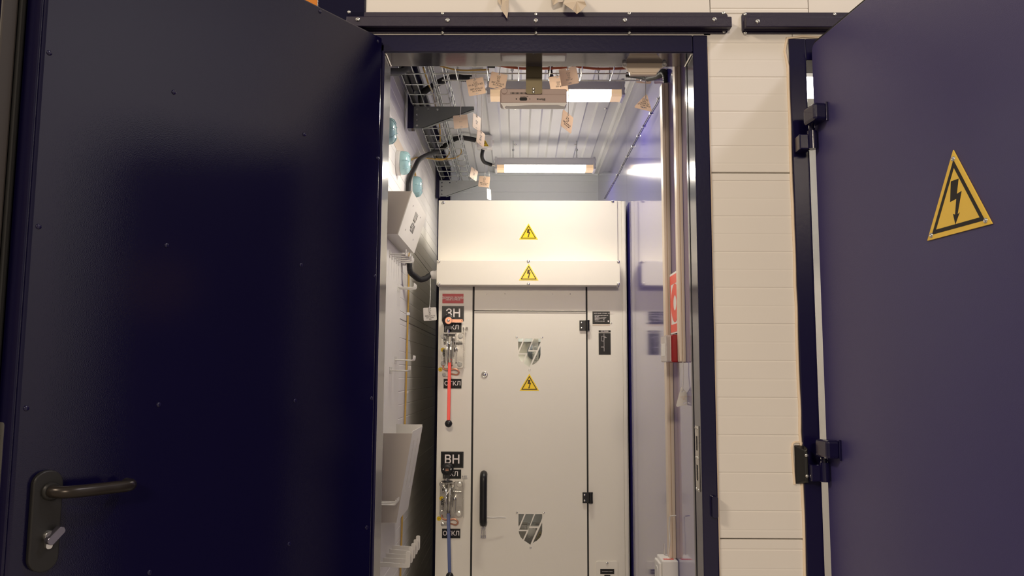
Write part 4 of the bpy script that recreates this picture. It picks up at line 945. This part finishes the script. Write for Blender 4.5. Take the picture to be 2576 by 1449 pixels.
# junction boxes
def jbox(px,py,Y,w_,h_,label,sticker):
    p = PY(px,py,Y); t = thing('junction_box', label, 'junction box', p)
    f = Fr((p.x,Y,p.z))
    part('box', MB().prism(f, rrect(-w_/2,w_/2,-h_/2,h_/2,0.006), -0.05, 0), wplast, t, bev=0.003)
    part('lid', MB().prism(f, rrect(-w_/2+0.004,w_/2-0.004,-h_/2+0.004,h_/2-0.004,0.005), 0, 0.006), wplast, t, bev=0.002)
    for a in (-1,1): part('entry', MB().cyl(f.p(a*w_/2,0,-0.022), f.p(a*(w_/2+0.008),0,-0.022),0.012), wplast, t)
    part('entry', MB().cyl(f.p(0.0,-h_/2,-0.022), f.p(0.0,-h_/2-0.006,-0.022),0.012), wplast, t)
    if sticker: warning('hazard_sticker', f.at(0.002,-h_/2+0.004,0.006), 0.036, 0.0004, 'small yellow hazard triangle', yellow_st, brown_ink, parent=t, rivets=False)
jbox(1205,196,0.938,0.053,0.055,'white junction box half hidden behind a paper tag',False)
jbox(1219,355,1.735,0.071,0.062,'white junction box with a small yellow hazard sticker',True)
# zinc clamps on the trays
for px,py,Y,lb_ in ((1107,360,1.72,'small zinc clamp where the yellow wire meets the wide tray'),(1151,342,1.95,'small zinc clamp on the edge of the narrow tray')):
    p = PY(px,py,Y); single('tray_clamp', MB().box(p.x-0.014,p.x+0.012,p.y-0.006,p.y+0.006,p.z-0.010,p.z+0.012).cyl((p.x,p.y,p.z-0.016),(p.x,p.y,p.z+0.018),0.004,n=8).cyl((p.x-0.002,p.y-0.002,p.z+0.004),(p.x+0.022,p.y-0.002,p.z+0.004),0.003,n=8), zinc, lb_, 'clamp')

# ================================================================ LEFT WALL THINGS
for px,py,lb_ in ((982,330,'aqua dust capped smoke detector highest beside the door jamb'),(1019,410,'aqua dust capped smoke detector in the middle of the row of three'),(1050,470,'aqua dust capped smoke detector behind the tilted sign box')):
    p = PX(px,py,XL+0.03); t = thing('smoke_detector', lb_, 'detector', (XL,p.y,p.z), group='smoke detectors on the left wall')
    part('base', MB().lathe((XL+0.0005,p.y,p.z),(1,0,0),[(0.045,0),(0.045,0.012),(0.042,0.016),(0.036,0.018)],32), wplast, t)
    cp = part('dust_cap', MB().lathe((XL+0.0165,p.y,p.z),(1,0,0),[(0.043,0),(0.0435,0.006),(0.0415,0.018),(0.036,0.026),(0.023,0.031),(0.0,0.032)],32), aqua, t, label='translucent aqua dust cap')
    fcap = Fr((XL+0.0165,p.y,p.z),(0,1,0),(0,0,1))
    b = MB(); 
    for k in range(8):
        an = math.pi*k/4; b.tube([fcap.p(0.0425*math.cos(an),0.0425*math.sin(an),0.010),fcap.p(0.038*math.cos(an),0.038*math.sin(an),0.024),fcap.p(0.023*math.cos(an),0.023*math.sin(an),0.0318)],0.0016,6,3)
    part('cap_ribs', b, aqua, cp)
# cream mounting strip behind the detectors
p0 = PX(975,275,XL+0.004); p1 = PX(1052,462,XL+0.004)
single('mounting_strip', MB().box(XL+0.0002,XL+0.0012,p0.y-0.15,p1.y+0.02,p1.z-0.020,p1.z+0.030), cream, 'cream strip along the wall behind the aqua detectors', 'strip')
# tilted sign box
SY0, SY1 = 0.65, 1.06
T0 = PY(1035,481,SY0); B0 = PY(1000,588,SY0)
bxs = thing('sign_box', 'white wall box with a tilted plate of stencilled numbers', 'sign box', (XL,(SY0+SY1)/2,B0.z))
fs = Fr((0,SY0,0)); pr = [(XL+0.001,B0.z),(B0.x,B0.z),(T0.x,T0.z),(XL+0.001,T0.z)]
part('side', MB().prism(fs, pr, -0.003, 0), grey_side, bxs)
part('body', MB().prism(fs, pr, -(SY1-SY0), -0.0031), white_coat, bxs)
up_ = Vector((T0.x-B0.x,0,T0.z-B0.z)); 
fpz = Fr((B0.x,(SY0+SY1)/2,B0.z), (0,1,0), up_.normalized()); hh = up_.length; wd = SY1-SY0
tp = part('face_plate', MB().boxf(fpz,-wd/2-0.002,wd/2+0.002,-0.002,hh+0.002,0.0,0.003), white_coat, bxs)
text('lettering', 'ЩУ\n4330', fpz.at(0.0,hh*0.52,0.003), 0.044, ink, tp, bold=0.0002, space=0.85)
for a,b_ in ((-wd*0.27,hh*0.80),(wd*0.22,hh*0.80),(-wd*0.27,hh*0.22),(wd*0.22,hh*0.22)): part('hole', MB().cyl(fpz.p(a,b_,0.0028),fpz.p(a,b_,0.0033),0.0032,n=12), ink, tp)
# wire loop from the box to the gland
single('sling_wire', MB().wire([fpz.p(wd/2,0,0.003), gp+Vector((-0.002,0,0.006))],0.0009), ink, 'thin dark wire stretched from the sign box to the cable gland', 'wire')
# white conduit clip under the box
A2 = PX(1024,655,XL+0.02)
cpb = thing('conduit_clip', 'white conduit clip under the tilted sign box', 'clip', A2)
part('base', MB().box(XL+0.0005,XL+0.016,A2.y-0.016,A2.y+0.016,A2.z-0.018,A2.z+0.020), wplast, cpb, bev=0.002)
part('jaw', MB().box(XL+0.016,XL+0.042,A2.y-0.012,A2.y-0.008,A2.z-0.012,A2.z+0.014).box(XL+0.016,XL+0.042,A2.y+0.008,A2.y+0.012,A2.z-0.012,A2.z+0.014), wplast, cpb, bev=0.001)
part('insert', MB().box(XL+0.016,XL+0.036,A2.y-0.0078,A2.y+0.0078,A2.z-0.008,A2.z+0.010), black_soft, cpb)
# hook rack
BX = XL+0.006
rk = thing('hook_rack', 'white steel equipment rack board with rows of wire hooks', 'rack', (XL,0.8,0.6))
b = MB(); yr = PX(1003,960,BX).y
fb = Fr((XL+0.0005,0,0), (0,1,0), (0,0,1))
part('board', MB().boxf(fb,0.30,yr,0.615,T0.z-0.155,0,0.0055), white_coat, rk, bev=0.001)
def hooks(px0, py0, px1, n, dy, tip=0.016, r=0.0022):
    p = PX(px0,py0,BX); q = PY(px1,py0,p.y); L = q.x-BX
    for k in range(n):
        y = p.y-dy*k
        part('wire_hook', MB().tube([(BX-0.001,y,p.z),(BX+L*0.5,y,p.z-0.0005),(BX+L-0.006,y,p.z-0.001),(BX+L-0.001,y,p.z+0.002),(BX+L,y,p.z+tip*0.5),(BX+L,y,p.z+tip)],r,8,4), white_coat, rk)
        part('hook_foot', MB().box(BX-0.0005,BX+0.0018,y-0.004,y+0.004,p.z-0.012,p.z+0.012), white_coat, rk)
hooks(1002,660,1040,5,0.05); hooks(1006,727,1047,3,0.028); hooks(997,906,1044,3,0.022); hooks(985,932,1032,3,0.022); hooks(962,1258,1006,4,0.03,0.014)
FH = PX(955,1416,BX)
for k in range(5):
    y = FH.y+0.064*k; f = Fr((BX-0.001,y,0.632))
    part('flat_hook', MB().prism(f, [(0,-0.002),(0.086,-0.006),(0.096,-0.004),(0.098,0.004),(0.098,0.042),(0.095,0.045),(0.087,0.045),(0.084,0.042),(0.083,0.012),(0.08,0.008),(0,0.012)], 0, 0.003), white_coat, rk, bev=0.0006)
# document pocket
PY0, PY1_ = 0.70, 0.98
tA = PY(1037,1090,PY0); bA = PY(997,1315,PY0)
pk = thing('document_pocket', 'white tapered wall pocket with slotted sloping front', 'pocket', (XL,(PY0+PY1_)/2,bA.z))
f = Fr((0,PY0,0)); prf = [(BX,bA.z),(bA.x,bA.z),(tA.x,tA.z),(BX,tA.z)]
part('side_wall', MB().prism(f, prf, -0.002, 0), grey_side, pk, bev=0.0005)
f2 = Fr((0,PY1_,0)); part('side_wall', MB().prism(f2, [(BX,bA.z),(bA.x,bA.z),(tA.x,tA.z+0.012),(BX,tA.z+0.012)], -0.002, 0), white_coat, pk)
up2 = Vector((tA.x-bA.x,0,tA.z-bA.z)); ff = Fr((bA.x,(PY0+PY1_)/2,bA.z),(0,1,0),up2); h2 = up2.length; wv = PY1_-PY0-0.0045
sl_ = lambda a: rrect(a-0.006,a+0.006,h2*0.30,h2*0.90,0.0058)
holed('front', ff, [(-wv/2,0),(wv/2,0),(wv/2,h2+0.006),(-wv/2,h2+0.006)], [sl_(-0.05),sl_(0.05)], -0.002, 0, white_coat, pk)
part('bottom', MB().box(BX,bA.x,PY0+0.001,PY1_-0.001,bA.z-0.001,bA.z+0.001), white_coat, pk)

# ================================================================ RIGHT WALL THINGS
def duct(label, ya, yb, z0, z1, prot):
    t = thing('cable_duct', label, 'cable duct', (XR,(ya+yb)/2,z0))
    part('base', MB().box(XR-prot*0.5,XR-0.0002,ya,yb,z0,z1), cream, t, bev=0.001)
    part('lid', MB().box(XR-prot,XR-prot*0.5,ya+0.0015,yb-0.0015,z0,z1), cream, t, bev=0.003, seg=3)
    return t
d1a = 0.377
zd1 = PY(1677,208,d1a).z; zd1b = PY(1697,1405,d1a).z
duct('cream cable duct running down to the white socket box', d1a, d1a+0.040, zd1b, zd1, 0.019)
d2a = 0.196
zd2b = PY(1715,910,d2a).z
duct('cream cable duct ending beside the red call point', d2a, d2a+0.036, zd2b, 2.30, 0.016)
# socket box
SBX = XR-0.060
p = PX(1684,1400,SBX+0.03); ztp_ = PY(1690,1408,0.36).z
sx = thing('socket_box', 'white wall socket box at the foot of the long duct', 'socket', (XR,0.40,ztp_-0.09))
ya_, yb_ = 0.345, 0.435
fsx = Fr((XR-0.0002,0,0),(0,-1,0),(0,0,1))
part('box', MB().boxf(fsx,-yb_,-ya_,ztp_-0.09,ztp_,0,0.045), wplast, sx, bev=0.004, seg=3)
cv = part('cover', MB().boxf(fsx,-yb_+0.008,-ya_-0.008,ztp_-0.082,ztp_-0.008,0.045,0.053), wplast, sx, bev=0.003)
part('socket_well', MB().lathe(fsx.p(-(ya_+yb_)/2,ztp_-0.045,0.0531), fsx.n, [(0.024,0),(0.024,0.001),(0.021,0.001),(0.020,-0.004),(0,-0.004)],24), wplast, cv)
text('lettering', '220В', Fr((XR-0.024,ya_+0.02,ztp_),(1,0,0),(0,1,0)), 0.014, red_sign, sx, bold=0.0006)
single('twisted_string', MB().tube([PX(1685,1300,XR-0.02),PX(1683,1330,XR-0.022),PX(1685,1360,XR-0.022),PX(1681,1396,XR-0.024)],0.0016,6,4).tube([PX(1686,1298,XR-0.021),PX(1700,1297,XR-0.019)],0.0012,6,2), stringm, 'white string hanging beside the long cream duct', 'string')
single('white_tag', MB().prism(Fr((XR-0.026,0.425,ztp_+0.001),(0,-1,0),(0,0,1)), [(-0.012,0),(0.012,0),(0.008,0.03),(-0.002,0.03)],0,0.001), tagw, 'small white tag standing on the socket box', 'tag')
# fire sign and call point
SGX = XR-0.006
sf = Fr((SGX,0,0),(0,-1,0),(0,0,1))
ys0, ys1 = 0.232, 0.362
sz1, sz0_ = PX(1700,683,SGX).z, PX(1702,838,SGX).z
sg = thing('fire_sign', 'red framed white sign with a red ring on the blue wall', 'sign', (SGX,(ys0+ys1)/2,sz0_))
part('sign_plate', MB().boxf(sf,-ys1,-ys0,sz0_,sz1,0,0.002), wplast, sg)
hS = sz1-sz0_; 
part('red_band', MB().boxf(sf,-ys1+0.002,-ys0,sz1-0.006-hS*0.15,sz1-0.006,0.002,0.0024), red_sign, sg)
part('red_band', MB().boxf(sf,-ys1+0.002,-ys0,sz0_+0.004,sz0_+0.004+hS*0.13,0.002,0.0024), red_sign, sg)
part('red_band', MB().boxf(sf,-ys1+0.002,-ys1+0.012,sz0_+0.0041+hS*0.13,sz1-0.0061-hS*0.15,0.002,0.0024), red_sign, sg)
ccx, ccz = -(ys0+ys1)/2+0.003, (sz0_+sz1)/2-0.001
holed('red_ring', sf, circle(ccx,ccz,hS*0.315,40), [circle(ccx,ccz,hS*0.125,28)], 0.002,0.0024, red_sign, sg)
cp_z1, cp_z0 = PX(1702,841,XR-0.02).z, PX(1702,911,XR-0.02).z
cpnt = thing('call_point', 'dark red fire call point with clear cover beneath the ring sign', 'call point', (XR,0.3,cp_z0))
part('housing', MB().boxf(Fr((XR-0.0002,0,0),(0,-1,0),(0,0,1)),-0.33,-0.236,cp_z0,cp_z1,0,0.030), red_dark, cpnt, bev=0.003)
part('clear_cover', MB().boxf(Fr((XR-0.0302,0,0),(0,-1,0),(0,0,1)),-0.33,-0.238,cp_z0+0.001,cp_z1-0.001,0,0.013), mat('pinkish_clear_cover',(0.92,0.80,0.78),0.12,trans=0.55), cpnt, bev=0.003)
part('instruction_card', MB().boxf(Fr((XR-0.0433,0,0),(0,-1,0),(0,0,1)),-0.315,-0.26,cp_z0+0.018,cp_z1-0.022,0,0.0006), wplast, cpnt)
# cream plastic cover under the lintel
CYv = 0.0625
f = Fr((0,CYv,0)); 
def c2(px,py): p = PY(px,py,CYv); return (p.x,p.z)
cc = thing('plastic_cover', 'cream plastic door sensor cover under the lintel', 'cover', PY(1620,172,CYv))
part('shell', MB().prism(f, [c2(1570,158),c2(1674,158),c2(1675,161),c2(1662,172),c2(1655,180),c2(1651,188),c2(1586,188),c2(1583,180),c2(1576,169),c2(1567,164)], -0.014, 0), cream, cc, bev=0.0015)
part('rib', MB().box(c2(1587,0)[0],c2(1650,0)[0],CYv-0.002,CYv,c2(1600,182)[1],c2(1600,180)[1]), cream, cc)
for px in (1571,1671):
    a,b_ = c2(px,163); part('ear', MB().lathe((a,CYv,b_),(0,-1,0),[(0.0062,0),(0.0062,0.002),(0.004,0.0022),(0.004,0.001),(0,0.001)],16), wplast, cc)
p = PX(1689,186,XR-0.004); inst('screw', me_screw, Fr((XR,p.y,p.z),(0,-1,0),(0,0,1)), wr, 1.0)

# ================================================================ CABLE TAGS
def ctag(label, px, py, Y, lines, tilt=0.0, yaw=0.0, pitch=0.0, shape='sq', m=tagm, size=0.055, string=None, mi=grey_ink, flipslot=False):
    c = PY(px,py,Y)
    R = Matrix.Rotation(math.radians(yaw),3,'Z') @ Matrix.Rotation(math.radians(pitch),3,'X') @ Matrix.Rotation(math.radians(-tilt),3,'Y')
    f = Fr(c, R @ Vector((1,0,0)), R @ Vector((0,0,1)))
    t = thing('cable_tag', label, 'cable tag', c, R, group='cable tags')
    s = size/2
    if shape == 'sq': out = rrect(-s,s,-s,s,0.004,3); slots = [(0,s*0.80),(0,-s*0.80)]
    elif shape == 'tri':
        out = []; T = [(-s*1.08,-s*0.95),(s*1.08,-s*0.95),(0,s*1.0)]
        for i in range(3):
            p_ = Vector(T[i]); a_ = (Vector(T[i-1])-p_).normalized()*0.006; b_ = (Vector(T[(i+1)%3])-p_).normalized()*0.006
            out += [tuple(p_+a_), tuple(p_+a_*0.3+b_*0.3), tuple(p_+b_)]
        slots = [(0,s*0.42),(0,-s*0.72)]
    pl = holed('plate', f, out, [rrect(a-0.005,a+0.005,b-0.0013,b+0.0013,0.0012,2) for a,b in slots], -0.0005, 0.0005, m, t)
    if lines: text('print', lines, f.at(0,-s*0.02 if shape=='sq' else -s*0.22), 0.0072 if shape=='sq' else 0.0062, mi, pl, c=0.0007, space=0.95, bold=0.00008)
    if string:
        q = PY(*string) if not isinstance(string, Vector) else string
        tp_ = f.p(0, slots[0][1], 0.0008)
        md = (tp_+q)/2
        part('string', MB().tube([f.p(0,slots[0][1],-0.0015), tp_+Vector((0,-0.001,0.003)), md+Vector((0.002,0,0)), q],0.0011,6,4), stringm, t)
        part('knot', MB().ball(tp_+Vector((0,-0.001,0.006)),0.0022,8), stringm, t)
    return t
V = 'ВВГнг(А)-LS\n3х1,5 мм'
def rod(px, Y, z): return Vector((PY(px,178,Y).x, Y, z))       # a point on a rod of the crossing tray
ctag('cream cable tag printed С22 hanging from the crossing tray',1197.5,218,0.54,'С22\nР1-Д-ОСУ-8Д\nК7\n'+V,tilt=11,string=rod(1196,0.56,2.199))
ctag('cream cable tag printed С21 hanging left of the zinc strap',1253,204,0.478,'С21\nК7\nК8\n'+V,tilt=-10,yaw=8,size=0.052,string=rod(1259,0.50,2.247))
ctag('worn cream cable tag overlapped by another right of the zinc strap',1405,212,0.52,'С20\nР2\nВВГнг',tilt=9,string=rod(1396,0.56,2.199),mi=tagw)
ctag('cream cable tag hanging in front of a worn one',1431,192,0.46,'С19\nК5\nК6\nВВГнг',tilt=10,yaw=-4,string=rod(1430,0.50,2.247),mi=MATS['beige_grey_coat'])
ctag('cream cable tag peeping out below the cream sensor cover',1620,191,0.645,'С18\nК4\n'+V,tilt=-4,size=0.051,string=Vector((0.404,0.622,2.245)))
ctag('triangular cream cable tag on a knotted string below the sensor cover',1622,256,0.40,'СС-03\nАРК-1\n1.8СВВ-2.5\nКПСЭнг-FRLS\n1х2 мм',tilt=-14,shape='tri',size=0.053,string=rod(1620,0.50,2.247))
ctag('cream cable tag hanging right of the dark bracket tip',1159,306,1.05,'С17',tilt=6,pitch=-8,string=(1161,202,1.0),mi=MATS['beige_grey_coat'])
ctag('narrow looking cream cable tag turned sideways above the junction box',1199,308,0.57,'С16\nК3',tilt=-4,yaw=62,size=0.047,string=rod(1199,0.56,2.199))
ctag('curled cream cable tag hanging against the junction box',1209,347,0.60,'С15\nК2\nВВГ',tilt=-10,yaw=62,size=0.048,string=rod(1211,0.62,2.199))
ctag('cream cable tag on a string below the emergency light',1426.5,306,0.485,'С14\nР1-Д\nК1\n'+V,tilt=-13,yaw=52,size=0.057,string=rod(1428,0.50,2.202))
ctag('cream cable tag turned sideways left of the far lamp',1192,438,1.755,'С13\nК9',tilt=-14,yaw=55,size=0.052,string=(1192,352,1.752))
ctag('cream cable tag hanging in front of the back wall',1218,457,1.80,'С12\nР1\nК7\n'+V,tilt=-6,size=0.052,string=(1219,409,1.81))
ctag('white cable tag seen nearly edge on above the cabinet',1230,489,1.825,'',tilt=6,yaw=70,size=0.050,m=tagw,string=(1229,412,1.83))
ctag('white cable tag hanging on a long string from the cable gland',1081.5,790,1.19,'С11\nЯ1\nК7\n'+V,tilt=4,m=tagw,size=0.051,string=(1082.5,692,1.24))
ctag('white triangular cable tag hanging below the red call point',1719,996,0.20,'СС-04\nК4',tilt=12,yaw=-35,shape='tri',size=0.052,m=tagw,string=(1718,908,0.20),mi=tagm)

# film scraps hanging above the rail
def scrap(name, label, outline, Y, bend, th=0.0006):
    b = MB(); n = len(outline)
    P_ = [PY(x,y,Y) for x,y in outline]; c = sum(P_,Vector())/n
    vs = [p+Vector((0,-bend[i],0)) for i,p in enumerate(P_)]+[c+Vector((0,-0.005,0))]
    vs2 = [v+Vector((0,th,0)) for v in vs]
    fs = [(n,i,(i+1)%n) for i in range(n)]
    b.add(vs+vs2, fs+[(2*n+1,n+1+(i+1)%n,n+1+i) for i in range(n)]+[(i,n+1+i,n+1+(i+1)%n,(i+1)%n) for i in range(n)])
    return single(name, b, paper, label, 'film scrap', group='film scraps above the rail')
scrap('film_scrap','narrow brown film strip with a pointed end hanging over the rail',[(1262,-40),(1279,-40),(1280,0),(1279,26),(1276,47),(1260,25),(1263,10)],-0.040,[-0.0385,-0.0385,0.004,0.0,0.0,0.004,0.0])
scrap('film_scrap','pale film strip half hidden behind the pointed one',[(1249,-40),(1262,-40),(1263,5),(1261,18),(1252,4)],-0.012,[-0.0105,-0.0105,0.0,0.004,0.0])
scrap('film_scrap','crumpled film corner hanging over the rail right of the strips',[(1417,9),(1432,-40),(1455,-40),(1471,8),(1475,16),(1462,31),(1451,35),(1440,28)],-0.040,[0.0,-0.0385,-0.0385,0.008,0.004,0.008,0.0,0.006])
scrap('film_scrap','small grey film flap next to the crumpled corner',[(1386,-40),(1424,-40),(1416,5),(1404,8),(1392,13),(1388,3)],-0.020,[-0.0185,-0.0185,0.0,0.006,0.0,0.004])
